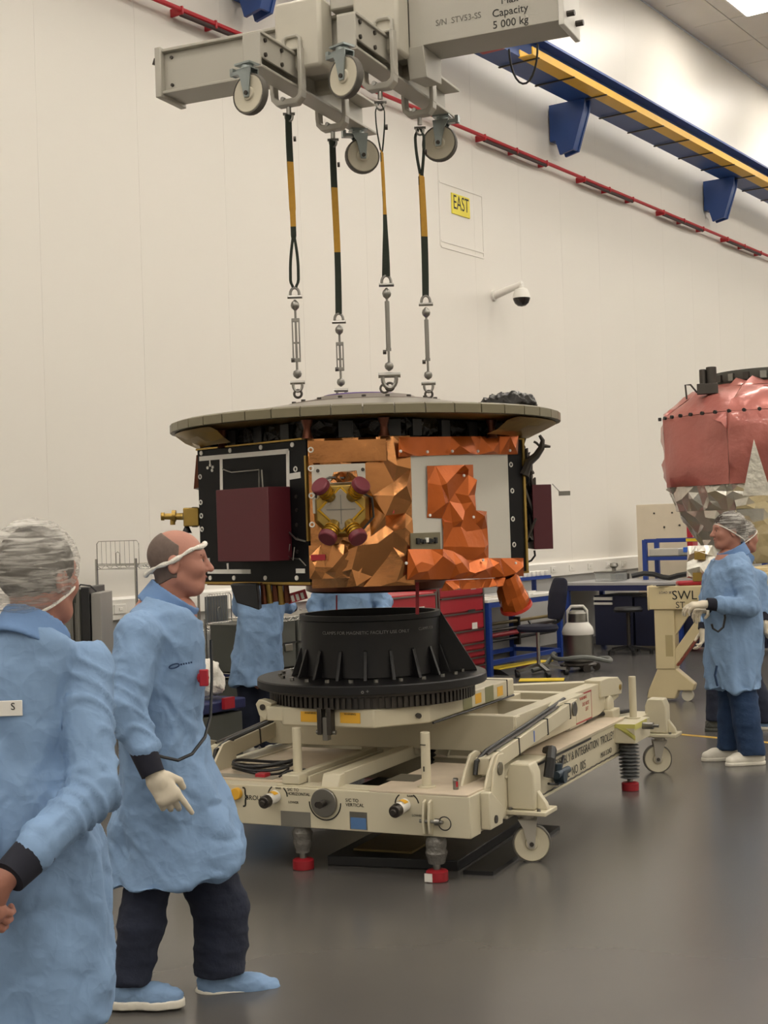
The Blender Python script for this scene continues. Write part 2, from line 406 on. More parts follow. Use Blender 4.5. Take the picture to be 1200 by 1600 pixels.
# ceiling lamps on a regular grid
lroot = None
def lamp(t, n, near):
    global lroot
    if lroot is None:
        lroot = thing('ceiling_light', 'square light panel glowing white in the tiled ceiling', 'light', group='ceiling light panels')
        MB().bx(-.64, .64, -.64, .64, -.015, .0).bx(-.64, .64, -.64, .64, 0, .02).build('frame', M_white, lroot)
        MB().bx(-.6, .6, -.6, .6, -.02, -.015).build('diffuser', M_lamp, lroot, smooth=0); r = lroot
    else: r = copy_tree(lroot)
    r.location = wp(t, n, ZC-.005); r.rotation_euler = (0, 0, ANG)
    return r
DT, DN = 4.8, 4.5
t = LT
ts = [LT+i*DT for i in range(-12, 6) if T0+1 < LT+i*DT < T1-1]
ns = [LN+j*DN for j in range(-1, 6) if .8 < LN+j*DN < N1-.8]
for t in ts:
    for n in ns: lamp(t, n, 0)
# dado trunking with sockets, skirting, lower wall greyed as shade
tk = MB().add([tuple(wp(t, n, z)) for t in (T0, T1) for n, z in ((0, 1.0), (.07, 1.0), (.07, 1.17), (.05, 1.19), (0, 1.19))],
    [(4, 3, 2, 1, 0), (5, 6, 7, 8, 9), (0, 1, 6, 5), (1, 2, 7, 6), (2, 3, 8, 7), (3, 4, 9, 8), (4, 0, 5, 9)]).build('trim_1', M_white, smooth=0); struct(tk)
so = None
for x in [864, 893, 922, 950, 975, 1003, 1040, 185, 240, 300, 340, 400]:
    t = tcol(x, .07, 890)
    for dz, w in ((.085, .07),):
        b = None
        if so is None: so = MB().bx(-.07, .07, -.012, 0, -.04, .04).bx(-.02, .02, -.02, -.012, -.012, .012).build('socket', M_white, tk, bev=.003); b = so
        else: b = inst(so, tk)
        b.location = wp(t, .07, 1.09); b.rotation_euler = (0, 0, ANG)
M_dado_shade = mat('lower wall shade grey', '#aaa9a6', .5, var=.02)  # greyer tone stands for the shade below the trunking
struct(MB().bx(T0, T1, -.012, 0, .1, 1.0).xform(frame(WP, WU, -WN)).build('trim_2', M_dado_shade, smooth=0))
struct(MB().bx(T0, T1, -.03, 0, 0, .1).xform(frame(WP, WU, -WN)).build('baseboard_left', mat('dark skirting', '#5a5855', .6), smooth=0))
# access panel outline around the EAST sign
tA, tB = -2.12, -1.12
ap = MB()
for z in (5.83, 5.12, 5.05): ap.bx(tA, tB, -.007, 0, z-.012, z+.012)
ap.bx(tA-.02, tA, -.004, 0, 5.05, 6.1); ap.bx(tB, tB+.02, -.004, 0, 5.05, 5.85)
struct(ap.xform(frame(WP, WU, -WN)).build('trim_3', M_wall, smooth=0))
# yellow EAST sign
e = thing('wall_sign', 'small yellow sign with black letters EAST high on the white wall', 'sign', wp(-1.645, 0, 5.615), ANG)
MB().bx(-.21, .21, -.012, 0, -.125, .125).build('plate', mat('sign yellow', '#e6d63c', .5, var=.03), e)
text('EAST', .245, M_ink, e, frame((0, -.0135, .012), (1, 0, 0), (0, 0, 1)), sx=.68)
# dome camera
tc_, zc_ = tz(771, 462, .0)
c = thing('security_camera', 'white dome security camera with dark glass on a wall bracket', 'camera', wp(tc_, 0, zc_), ANG)
MB().cyl((0, 0, .0), (0, -.03, 0), .07).cyl((0, -.02, .0), (0.0, -.42, .10), .05, .038).cyl((0, -.40, .10), (0, -.40, .03), .035).build('bracket', M_white, c)
MB().lathe([(.02, .05), (.08, .03), (.105, -.04), (.11, -.08)], 24, (0, -.40, 0)).build('housing', M_white, c)
MB().lathe([(.108, -.08), (.105, -.10), (.085, -.145), (.05, -.175), (.0, -.185)], 24, (0, -.40, 0)).build('dome', mat('smoked dome', '#221f1e', .15), c)
# red pipe with dark sleeves and clips
rp = thing('wall_pipe', 'thin red pipe running along the upper white wall below the blue girder', 'pipe', wp(0, 0, 0), ANG)
t1, z1 = tz(700, 190, .12)
MB().cyl((T0+.2, -.12, z1), (T1-.2, -.12, z1), .024, n=10).build('pipe', M_redpipe, rp)
for xa, xb in ((282, 385), (756, 853), (912, 988), (1036, 1098), (1136, 1188)):
    ya = 190+.42*(xa-700); yb = 190+.42*(xb-700)
    ta, tb = tz(xa, ya, .12)[0], tz(xb, yb, .12)[0]
    MB().cyl((ta, -.12, z1-.045), (tb, -.12, z1-.04), .022, n=10).build('sleeve', mat('dark sleeve', '#3a2422', .5), rp)
    for q in (ta, (ta+tb)/2, tb): MB().bx(q-.012, q+.012, -.15, 0, z1-.05, z1+.028).build('clip', M_redpipe, rp, bev=.006)
# blue crane girder on corbels, yellow conductor rail
gz = 7.40
gd = thing('crane_girder', 'blue steel crane runway girder on corbels along the upper wall', 'girder', wp(0, 0, 0), ANG)
MB().bx(T0+.2, T1-.2, -.68, -.3, gz, gz+.03).build('bottom_flange', M_blue, gd)
MB().bx(T0+.2, T1-.2, -.51, -.47, gz+.03, gz+.38).build('web', M_blue, gd)
MB().bx(T0+.2, T1-.2, -.66, -.32, gz+.38, gz+.41).build('top_flange', M_blue, gd)
cb = None
for x in (400, 647, 887, 1123, 1330):
    t = tz(x, 180+.5*(x-887), .25)[0]
    if cb is None:
        cb = MB().prism([(-.02, gz-.005), (-.56, gz-.005), (-.54, gz-.14), (-.36, gz-.66), (-.16, gz-.70), (-.10, gz-.5)], 'x', -.10, -.06).prism([(-.02, gz-.005), (-.56, gz-.005), (-.54, gz-.14), (-.36, gz-.66), (-.16, gz-.70), (-.10, gz-.5)], 'x', .06, .10).prism([(-.51, gz-.01), (-.53, gz-.14), (-.35, gz-.65), (-.32, gz-.65), (-.49, gz-.14)], 'x', -.06, .06).bx(-.1, .1, -.12, -.02, gz-.5, gz-.005).build('corbel', M_blue, gd); o = cb
    else: o = inst(cb, gd)
    o.location = (t, 0, 0)
ty0 = tz(829, 78, .83)[0]
yr = thing('conductor_rail', 'yellow channel rail fixed beside the blue crane girder', 'rail', wp(0, 0, 0), ANG)
MB().bx(ty0, T1-.3, -.86, -.66, gz-.012, gz-.002).bx(ty0, T1-.3, -.86, -.845, gz-.002, gz+.085).bx(ty0, T1-.3, -.685, -.67, gz-.002, gz+.085).build('channel', M_yellow, yr)
for k in range(16):
    t = ty0+.15+k*.95
    MB().bx(t-.015, t+.015, -.87, -.3, gz-.025, gz-.012).build('hanger', M_dsteel, yr)
bs = MB(); tb_ = tz(764, 86, .6)[0]; bs.bx(tb_-.1, tb_+.12, -.75, -.45, gz-.06, gz+.0)
tag(bs.xform(frame(WP, WU, -WN)).build('end_stop', M_red, bev=.01), 'small red end stop block under the blue girder', 'stop block')
# yellow floor line
a, b = atz(1046, 1146), atz(1105, 1151.5); d = (b-a)/np.linalg.norm(b-a); a = a-d*.0; b = a+d*3.6; s = np.cross(d, V(0, 0, 1))*.03
tag(MB().add([tuple(a-s), tuple(b-s), tuple(b+s), tuple(a+s), tuple(a-s+V(0, 0, .002)), tuple(b-s+V(0, 0, .002)), tuple(b+s+V(0, 0, .002)), tuple(a+s+V(0, 0, .002))],
    [(0, 3, 2, 1), (4, 5, 6, 7), (0, 1, 5, 4), (1, 2, 6, 5), (2, 3, 7, 6), (3, 0, 4, 7)]).build('floor_line', M_linetape, smooth=0), 'narrow ochre tape line stuck on the grey floor', 'floor tape')

# ============================================================ LIFTING FRAME
SX, SY = -.085, 7.70
AZL = -math.radians(24)
lf = thing('spreader_rig', 'pale grey steel spreader frame with casters hanging above the satellite', 'lifting frame', (SX, SY, 0), AZL)
BF, BB = -.10, .14            # main beam front and back
zb0, zb1 = 4.25, 4.51
b = MB(); b.bx(-1.19, .40, BF, BB, zb1-.018, zb1).bx(-1.19, .40, BF, BB, zb0, zb0+.018).bx(-1.19, .40, BF+.03, BB-.03, zb0+.018, zb1-.018)
b.build('main_beam', M_crgrey, lf, bev=.004)
MB().bx(-1.21, -1.17, BF-.015, BB+.015, zb0-.02, zb1+.01).build('end_plate', M_crgrey, lf, bev=.005)
MB().bx(.38, 1.21, BF-.01, BB+.01, zb0, zb1+.22).build('box_beam', M_crgrey, lf, bev=.004)
MB().bx(1.205, 1.235, BF-.03, BB+.03, zb0-.03, zb1+.25).build('end_plate', M_white, lf, bev=.005)
for y in (BF+.03, BB-.05):
    for z in (zb0+.04, zb1+.1): MB().cyl((1.235, y, z), (1.275, y, z), .016, n=8).build('bolt', M_dsteel, lf)
MB().tube([(-1.21, -.05, zb1-.04), (-1.245, -.05, zb1-.035), (-1.255, -.05, zb1-.065)], .012).build('hook', M_dsteel, lf)
for w in (-1.14,):
    for z in (zb0+.05, zb1-.05): MB().cyl((w+.02, BF+.031, z), (w+.02, BF+.02, z), .01, n=8).build('bolt', M_dsteel, lf)
text('S/N  STV53-SS', .045, M_inkg, lf, frame((.66, BF-.0115, 4.352), (1, 0, 0), (0, 0, 1)), sx=.95)
for s_, z_ in (('Max', 4.405), ('Capacity', 4.345), ('5 000 kg', 4.285)): text(s_, .056, M_ink, lf, frame((.945, BF-.0115, z_), (1, 0, 0), (0, 0, 1)))
for w0, w1 in ((-.35, -.07), (.12, .38)):                        # clamp housings round the beam
    MB().bx(w0, w1, BF-.16, BF-.0, zb0-.06, zb1+.06).bx(w0, w1, BB, BB+.1, zb0-.06, zb1+.06).build('clamp_housing', mat('off white housing', '#bcb7a9', .45), lf, bev=.02)
MB().bx(-.06, .11, BF-.06, BB+.06, zb1, zb1+.5).build('hook_block', M_crgrey, lf, bev=.01)
MB().cyl((.03, BF-.061, zb1+.12), (.03, BF-.075, zb1+.12), .035, n=20).build('pin', M_white, lf)
for w0, w1 in ((.36, .46),):
    MB().prism([(BF-.02, zb0), (BB, zb0), (BB, zb0-.14), (BF+.02, zb0-.16)], 'x', w0, w1).build('gusset', M_crgrey, lf, bev=.004)
wheel0 = None
def caster(parent, x, y, ztop, R, yaw, wmat=M_wheel, tyre=M_rubber, fork=M_galv, brake=True, tw_=.05):
    """swivel caster, wheel under a plate at ztop; yaw = rolling direction"""
    c, s = math.cos(yaw), math.sin(yaw)
    e_ = bpy.data.objects.new('caster', None)
    A = np.eye(4); A[:2, :2] = [[c, -s], [s, c]]; A[:3, 3] = (x, y, ztop)
    h = R+.055
    f = MB().bx(-.05, .05, -.04, .04, -.01, 0).cyl((0, 0, -.01), (0, 0, -.03), .035)
    for sy in (-1, 1): f.prism([(-.045, -.03), (.05, -.03), (.035, -h-.02), (.005, -h-.02), (-.02, -.075)], 'y', sy*(tw_/2+.006)-.004, sy*(tw_/2+.006)+.004)
    f.bx(-.045, .05, -tw_/2-.01, tw_/2+.01, -.034, -.028)
    fo = f.xform(A).build('caster', fork, parent)
    w = MB().lathe([(R*.93, -tw_*.32), (R*.88, -tw_*.42), (R*.35, -tw_*.30), (R*.3, -tw_*.5), (R*.12, -tw_*.5), (R*.12, tw_*.5), (R*.3, tw_*.5), (R*.35, tw_*.3), (R*.88, tw_*.42), (R*.93, tw_*.32)], 28, (.02, 0, -h), 'y')
    w.xform(A).build('wheel', wmat, fo)
    ty = MB().lathe([(R*.92, -tw_*.42), (R*.98, -tw_*.4), (R, -tw_*.2), (R, tw_*.2), (R*.98, tw_*.4), (R*.92, tw_*.42)], 28, (.02, 0, -h), 'y', cap=False)
    ty.xform(A).build('tyre', tyre, fo)
    MB().cyl((.02, -tw_/2-.016, -h), (.02, tw_/2+.016, -h), .012, n=8).xform(A).build('axle', M_dsteel, fo)
    if brake: MB().bx(-.09, -.03, -.02, .02, -.05, -.03).bx(-.10, -.08, -.02, .02, -.05, -.01).xform(A).build('brake_pedal', M_galv, fo)
    return fo
for sx in (-.27, .27):
    a = MB(); y0, y1 = -.66, .78
    a.bx(sx-.055, sx+.055, y0, y1, 4.265, 4.28).bx(sx-.055, sx-.04, y0, y1, 4.10, 4.265).bx(sx-.055, sx+.055, y0, y1, 4.09, 4.105)
    a.build('cross_arm', M_crgrey, lf, bev=.003)
    MB().bx(sx+.03, sx+.042, y0+.02, -.16, 4.15, 4.27).build('side_plate', M_crgrey, lf, bev=.003)
    MB().bx(sx-.05, sx+.05, y0-.005, y0+.01, 4.10, 4.27).build('arm_end_plate', M_crgrey, lf, bev=.003)
    for yb in (-.60, -.42, -.2):
        for zz in (4.17, 4.245): MB().cyl((sx+.042, yb, zz), (sx+.052, yb, zz), .012, n=8).build('bolt', M_dsteel, lf)
    for yb in (-.27, .27):                                        # U shaped lifting bracket with handle
        k = MB()
        for d in (-1, 1): k.bx(sx+d*.085-.012, sx+d*.085+.012, yb-.03, yb+.03, 4.06, 4.30)
        k.prism([(sx-.097, 4.075), (sx-.092, 4.03), (sx-.06, 3.995), (sx+.06, 3.995), (sx+.092, 4.03), (sx+.097, 4.075), (sx+.073, 4.075), (sx+.07, 4.045), (sx+.05, 4.03), (sx-.05, 4.03), (sx-.07, 4.045), (sx-.073, 4.075)], 'y', yb-.03, yb+.03)
        k.bx(sx-.097, sx+.097, yb-.03, yb+.03, 4.285, 4.30)
        bo = k.build('lifting_bracket', M_crgrey, lf, bev=.006)
        MB().tube([(sx-.02, yb, 4.29), (sx-.02, yb, 4.355), (sx, yb, 4.37), (sx+.06, yb, 4.37), (sx+.078, yb, 4.355), (sx+.078, yb, 4.29)], .011).build('handle', M_crgrey, bo)
        MB().cyl((sx-.02, yb-.035, 4.03), (sx-.02, yb+.035, 4.03), .012, n=8).cyl((sx, yb, 3.99), (sx, yb, 3.95), .014, n=8).build('eye_bolt', M_steel, bo)
    caster(lf, sx+.0, -.72+.0, 4.095, .105, math.radians(-12) if sx < 0 else math.radians(-20))
    caster(lf, sx+.0, .62, 4.09, .105, math.radians(40) if sx < 0 else math.radians(185))
# hanging cable loop below the beam
q = [(.82, .3), (.83, .3), (.86, .3), (.92, .3), (.98, .3), (1.0, .3)]
pts = [(0.83+.16*(1-math.cos(a))/2, .2, zb0+.01-.2*math.sin(a)) for a in np.linspace(0, math.pi, 14)]
MB().tube(pts, .006, 6).build('cable_loop', M_black, lf)
# slings, shackles and turnbuckles
def shackle(b, p, up=1, s=1., ax=(1, 0)):
    x, y, z = p; pts = []
    for a in np.linspace(-.3, math.pi+.3, 12):
        pts.append((x+ax[0]*.022*s*math.cos(a), y+ax[1]*.022*s*math.cos(a), z+up*(.03*s*math.sin(a)+.01*s)))
    b.tube(pts, .007*s, 7)
    b.cyl((x-ax[0]*.036*s, y-ax[1]*.036*s, z-up*.004), (x+ax[0]*.036*s, y+ax[1]*.036*s, z-up*.004), .009*s, n=8)
    return b
cs, sn = math.cos(AZL), math.sin(AZL)
slz = {(-1, -1): (3.95, 3.01, 'near left'), (-1, 1): (3.94, 2.94, ''), (1, -1): (3.93, 3.02, ''), (1, 1): (3.93, 2.99, '')}
nm = {(-1, -1): ('split into a loop at its lower end', 'open body turnbuckle with a slotted frame under the split loop of a sling'),
      (-1, 1): ('hanging flat and wide, with no open loop', 'slotted turnbuckle between shackles under the flat wide sling'),
      (1, -1): ('twisted thin with an open eye at its top', 'slim tube turnbuckle ending in a large bow shackle on the satellite cap'),
      (1, 1): ('wide below an open eye, beside a caster wheel', 'slim tube turnbuckle with a ball joint near its lower end')}
for (a, c_), (zt, zm, _) in slz.items():
    x = SX+a*.27*cs-c_*.27*sn; y = SY+a*.27*sn+c_*.27*cs
    s = thing('lifting_sling', 'green and ochre webbing sling '+nm[(a, c_)][0], 'sling', (x, y, zm), 0, 'webbing slings under the lifting frame')
    H = zt-zm; opent = (a, c_) in ((1, -1), (1, 1)); openb = (a, c_) == (-1, -1); thin = (a, c_) == (1, -1)
    zz = np.linspace(0, 1, 60)
    def wid(u):
        if openb: return .034 if u > .45 else .030
        if thin: return .014+.03*max(0, .42-u)/.42
        return .036
    def tw(u): return (u-.5)*(2.2 if thin else .9)+(0.2 if a < 0 else .5)
    for strand in (-1, 1):
        rows_g = []
        vs = []; fs_g = []; fs_y = []
        for i, u in enumerate(zz):
            sep = .0035
            if opent and u > .72: sep += .02*math.sin(min(1, (u-.72)/.22)*math.pi/2)*(1 if u < .96 else max(.1, (1-u)/.04))
            if openb and u < .3: sep += .018*math.sin(min(1, (.3-u)/.2)*math.pi/2)*(1 if u > .04 else max(.1, u/.04))
            w_ = wid(u)*(.5 if (opent and u > .72) or (openb and u < .3) else 1); ta = tw(u); ux, uy = math.cos(ta), math.sin(ta)
            side = np.array([ux, uy, 0]); nrm = np.array([-uy, ux, 0])
            off = nrm*strand*.003 if sep < .004 else np.array([1., -.2, 0])*strand*sep
            p = np.array([0, 0, u*H])+off+np.array([.004*math.sin(5*u), 0, 0])
            th = .003
            vs += [p-side*w_/2-nrm*th, p+side*w_/2-nrm*th, p+side*w_/2+nrm*th, p-side*w_/2+nrm*th]
        for i in range(len(zz)-1):
            u = zz[i]; tgt = fs_y if (.34 < u < .72 and strand == -1) or (.48 < u < .66) else fs_g
            for k in range(4): tgt.append((i*4+k, i*4+(k+1) % 4, i*4+4+(k+1) % 4, i*4+4+k))
        MB().add(vs, fs_g).build('green_strand', M_strapg, s, smooth=0)
        MB().add(vs, fs_y).build('ochre_strand', M_strapy, s, smooth=0)
    MB().cyl((.02, 0, H*.86), (.034, 0, H*.86), .014, n=10).build('swivel_tag', M_dsteel, s)
    sh = shackle(MB(), (0, 0, H+.0), -1, .9); sh.build('top_shackle', M_steel, s)
    zl = 2.425; D = zm-zl
    tbk = thing('turnbuckle', nm[(a, c_)][1], 'turnbuckle', (x, y, zl), 0, 'turnbuckles between slings and satellite')
    shackle(MB(), (0, 0, D-.04), 1, 1.1).build('upper_shackle', M_steel, tbk)
    MB().lathe([(.004, D-.12), (.02, D-.105), (.024, D-.09), (.02, D-.075), (.004, D-.06)], 14).build('ball_joint', M_steel, tbk)
    MB().cyl((0, 0, .1), (0, 0, D-.06), .0065, n=8).build('rod', M_steel, tbk)
    if (a, c_) in ((-1, -1), (-1, 1)):
        MB().bx(-.022, -.014, -.006, .006, .2, D-.17).bx(.014, .022, -.006, .006, .2, D-.17).bx(-.022, .022, -.008, .008, .19, .21).bx(-.022, .022, -.008, .008, D-.18, D-.16).bx(-.02, .02, -.004, .004, (D)/2-.005, D/2+.005).build('open_frame', M_steel, tbk, bev=.002)
    else:
        MB().cyl((0, 0, .22), (0, 0, D-.13), .0125, n=12).cyl((0, 0, .205), (0, 0, .22), .016, n=6).build('tube_body', M_steel, tbk)
    MB().cyl((-.03, 0, .2), (-.012, 0, .2), .012, n=8).build('lock_nut', M_dsteel, tbk)
    MB().lathe([(.004, .1), (.02, .112), (.024, .125), (.02, .14), (.004, .15)], 14).build('lower_joint', M_steel, tbk)
    lo = shackle(MB(), (0, 0, .075), -1, 1.6 if (a, c_) == (1, -1) else 1.1); lo.build('lower_shackle', M_steel, tbk)
    MB().ring((0, 0, .018), .02, .007, 'y', 16, 7).build('eye_ring', M_dsteel, tbk)
# ============================================================ SATELLITE
BX, BY = -.115, 7.70
sat = thing('satellite', 'octagonal satellite with black, copper foil and white panels hanging from four slings', 'satellite', (BX, BY, 0))
ZB, ZT = 1.455, 2.150
ch, ar = .245, .86
octo = [(-ch, -ar), (ch, -ar), (ar, -ch), (ar, ch), (ch, ar), (-ch, ar), (-ar, ch), (-ar, -ch)]
MB().prism([(x*.985, y*.985) for x, y in octo], 'z', ZB, ZT).build('core', M_blackp, sat, smooth=0)
R2 = math.sqrt(.5)
FACES = {'gold': ((-ch, -ar), (1, 0), (0, -1), 2*ch), 'black': ((-ar, -ch), (R2, -R2), (-R2, -R2), .87), 'white': ((ch, -ar), (R2, R2), (R2, -R2), .87),
         'right': ((ar, -ch), (0, 1), (1, 0), 2*ch), 'left': ((-ar, ch), (0, -1), (-1, 0), 2*ch), 'br': ((ar, ch), (-R2, R2), (R2, R2), .87), 'bl': ((-ch, ar), (-R2, -R2), (-R2, R2), .87), 'back': ((ch, ar), (-1, 0), (0, 1), 2*ch)}
def ffr(f, h=0.):
    o, u, n, L_ = FACES[f]
    A = np.eye(4); A[:3, 0] = (u[0], u[1], 0); A[:3, 1] = (0, 0, 1); A[:3, 2] = (n[0], n[1], 0); A[:3, 3] = (o[0]+n[0]*h, o[1]+n[1]*h, 0); return A
def fuv(f, x, y, h=0.):
    o, u, n, L_ = FACES[f]; O = V(BX+o[0]+n[0]*h, BY+o[1]+n[1]*h, 0)
    p = onplane(x, y, O, V(n[0], n[1], 0)); return (float((p-O)@V(u[0], u[1], 0)), float(p[2]))
def rect(f, x0, y0, x1, y1, h): return fuv(f, x0, y0, h), fuv(f, x1, y1, h)
def fbox(f, u0, u1, z0, z1, h0, h1, name, m, bev=0., parent=None):
    return MB().bx(u0, u1, z0, z1, h0, h1).xform(ffr(f)).build(name, m, parent or sat, bev=bev)
for f in ('black', 'right', 'left', 'br', 'bl', 'back'):
    L_ = FACES[f][3]; fbox(f, .008, L_-.008, ZB, ZT, -.02, .004, 'side_panel', M_blackp, .003)
    fbox(f, 0, L_, ZB-.012, ZB, -.03, .012, 'panel_edge', M_brass); fbox(f, 0, L_, ZT, ZT+.008, -.03, .012, 'panel_edge', M_brass)
fbox('gold', .0, .49, ZB, ZT, -.02, .004, 'side_panel', M_brown); fbox('white', .0, .87, ZB, ZT, -.02, .004, 'side_panel', M_blackp)
fbox('black', .862, .874, ZB+.2, ZT-.08, -.01, .02, 'corner_strip', M_brass)
fbox('white', .855, .872, ZB, ZT, -.02, .012, 'corner_strip', M_brass)
# --- black face: insert rings, white tape frame, maroon cover
def ring_at(f, x, y, r=.011):
    u, z = fuv(f, x, y); MB().ring((u, z, .006), r, .0035, 'z', 14, 6).xform(ffr(f)).build('insert_ring', M_white, sat)
def disc_at(f, x, y, r=.012, m=None):
    u, z = fuv(f, x, y); MB().cyl((u, z, .003), (u, z, .009), r, n=14).xform(ffr(f)).build('bolt_disc', m or M_white, sat)
for x, y in ((314, 745), (315, 785), (316, 806), (317, 827), (463, 733)): ring_at('black', x, y)
for x, y in ((316, 708), (361, 704), (409, 699), (458, 695), (367, 903), (416, 903), (465, 903), (330, 903)): disc_at('black', x, y)
for x, y in ((464, 776), (465, 797), (465, 820), (466, 842), (466, 862)): disc_at('black', x, y, .009, M_dsteel)
def tape(f, pts, w=.017, name='white_tape', m=None):
    for (x0, y0), (x1, y1) in zip(pts[:-1], pts[1:]):
        a, b = fuv(f, x0, y0), fuv(f, x1, y1)
        MB().bar((a[0], a[1], .006), (b[0], b[1], .006), w, .003, (0, 0, 1)).xform(ffr(f)).build(name, m or M_white, sat)
tape('black', [(313, 717), (452, 705)], .024); tape('black', [(347, 716), (348, 790)], .022); tape('black', [(451, 704), (452, 785)], .022)
tape('black', [(453, 745), (471, 742)], .03); tape('black', [(326, 893), (393, 893)], .022); tape('black', [(464, 892), (478, 892)], .022); tape('black', [(327, 872), (328, 893)], .02)
tape('black', [(357, 880), (358, 893)], .014); tape('black', [(329, 716), (330, 728)], .008)
for x, y in ((330, 727), (334, 730), (326, 731), (333, 735)): disc_at('black', x, y, .008)
HB = .15
(u0, z1), (u1, z0) = fuv('black', 337, 766, HB), fuv('black', 422, 877, HB)
fbox('black', u0, u1, z0, z1, .005, HB, 'protective_cover', M_maroon, .003)
wr = MB()
def fp(f, x, y, h): u, z = fuv(f, x, y, h); return (u, z, h)
wr.tube([fp('black', 348, 733, .02), fp('black', 362, 738, .03), fp('black', 405, 734, .03), fp('black', 405, 766, .03)], .004, 6)
wr.tube([fp('black', 409, 734, .03), fp('black', 411, 766, .03)], .004, 6).xform(ffr('black')).build('wire_bracket', M_steel, sat)
MB().tube([fp('black', 452, 832, .02), fp('black', 462, 842, .04), fp('black', 478, 846, .02)], .005, 6).tube([fp('black', 453, 850, .02), fp('black', 450, 868, .03), fp('black', 458, 875, .03), fp('black', 460, 855, .02)], .003, 6).tube([fp('black', 450, 872, .02), fp('black', 468, 873, .03), fp('black', 478, 884, .02)], .003, 6).xform(ffr('black')).build('harness', M_steel, sat)
# --- copper foil face
gm = ffr('gold')
foil([(.0, ZB-.03), (.498, ZB-.03), (.498, ZT+.0), (.0, ZT+.0)], .075, .05, 5, ffr('gold', .004)).build('copper_foil', M_gold, sat, smooth=14)
uA, zA = fuv('gold', 487, 724, .03); uB, zB_ = fuv('gold', 603, 686, .03)
foil([(uA-.01, zA), (uB, zA), (uB, zB_), (uA-.01, zB_)], .11, .022, 9, ffr('gold', .05)).build('foil_flap', M_gold, sat, smooth=20)
uA, zA = fuv('gold', 484, 905, .03); uB, zB_ = fuv('gold', 560, 850, .03)
foil([(uA, zA), (uB, zA), (uB+.05, zB_), (uA, zB_)], .05, .03, 11, ffr('gold', .03)).build('foil_flap', M_gold, sat, smooth=0)
(u0, z1), (u1, z0) = fuv('gold', 487, 727, .03), fuv('gold', 573, 800, .03)
fbox('gold', u0, u1, z0, z1, .025, .058, 'mounting_plate', M_rad, .002)
for x, y in ((497, 736), (567, 734)):
    u, z = fuv('gold', x, y, .034); MB().cyl((u, z, .058), (u, z, .063), .009, n=10).xform(gm).build('bolt', M_dsteel, sat)
for x, y in ((485, 704), (485, 733), (486, 775), (487, 820)):
    u, z = fuv('gold', x, y); MB().ring((u+.005, z, .060), .011, .0035, 'z', 14, 6).xform(gm).build('insert_ring', M_white, sat)
for x, y in ((610, 795),):
    u, z = fuv('gold', x, y, .04); MB().bx(u-.018, u+.018, z-.022, z+.022, .028, .036).xform(gm).build('red_tab', M_red, sat)
u, z = fuv('gold', 497, 871, .05); MB().bx(u-.035, u+.035, z-.014, z+.014, .05, .056).xform(gm).build('red_tab', M_red, sat)
# thruster cluster
uc, zc = fuv('gold', 533, 796, .1)
cl_ = bpy.data.objects.new('thruster_cluster', None)
bd = MB()
def ngon(r, n, ph): return [(uc+r*math.cos(2*math.pi*k/n+ph), zc+r*math.sin(2*math.pi*k/n+ph)) for k in range(n)]
def frust(b, p0, h0, p1, h1):
    n = len(p0); b.add([(x, y, h0) for x, y in p0]+[(x, y, h1) for x, y in p1], [tuple(range(n))[::-1], tuple(range(n, 2*n))]+[(i, (i+1) % n, n+(i+1) % n, n+i) for i in range(n)]); return b
frust(bd, ngon(.145, 8, math.pi/8), .03, ngon(.125, 8, math.pi/8), .10)
tcl = bd.xform(gm).build('thruster_cluster', M_brass, sat, bev=.004)
frust(MB(), ngon(.104, 4, 0), .09, ngon(.100, 4, 0), .118).xform(gm).build('diamond_plate', mat('dull beige plate', '#93897a', .4, .2), tcl, bev=.003)
dp = ngon(.112, 4, 0)
MB().tube([(x, y, .112) for x, y in ngon(.106, 4, 0)], .009, 8, True).xform(gm).build('gold_rim', mat('gold rim', '#b8902e', .3, .9), tcl)
MB().bx(uc-.07, uc+.07, zc-.002, zc+.002, .118, .120).bx(uc-.002, uc+.002, zc-.07, zc+.07, .118, .120).xform(gm).build('cross_mark', M_inkg, tcl)
M_capm = mat('maroon nozzle cap', '#6a2430', .45, var=.08)
for x, y in ((499, 758), (566, 756), (511, 842), (561, 842)):
    u, z = fuv('gold', x, y, .16); dv = V(u-uc, z-zc, .09); dv /= np.linalg.norm(dv); p0 = V(uc, zc, .060)+dv*.085; p1 = V(u, z, .17); q = p1-p0; q /= np.linalg.norm(q); Ln = np.linalg.norm(p1-p0)
    nz_ = MB().cyl(p0, p0+q*Ln*.75, .028, .036, n=18).xform(gm).build('nozzle', M_brass, tcl)
    for k in (.35, .5, .65): MB().cyl(p0+q*Ln*(k-.03), p0+q*Ln*(k+.03), .038, n=18).xform(gm).build('band', mat('gold rim', '#b8902e', .3, .9), nz_)
    MB().cyl(p0+q*Ln*.75, p0+q*Ln*1.05, .046, .044, n=20).xform(gm).build('nozzle_cap', M_capm, nz_, bev=.006)
MB().tube([(uc-.12, zc+.06, .1), (uc-.10, zc+.13, .12), (uc-.05, zc+.155, .1), (uc+.02, zc+.15, .1)], .006, 6).tube([(uc+.1, zc+.08, .12), (uc+.15, zc+.05, .11), (uc+.155, zc-.04, .1), (uc+.1, zc-.1, .1)], .006, 6).xform(gm).build('feed_line', M_dsteel, tcl)
foil([(uc-.05, zc+.13), (uc+.09, zc+.13), (uc+.08, zc+.185), (uc-.03, zc+.18)], .03, .03, 21, ffr('gold', .09)).build('foil_scrap', M_gold, tcl, smooth=0)
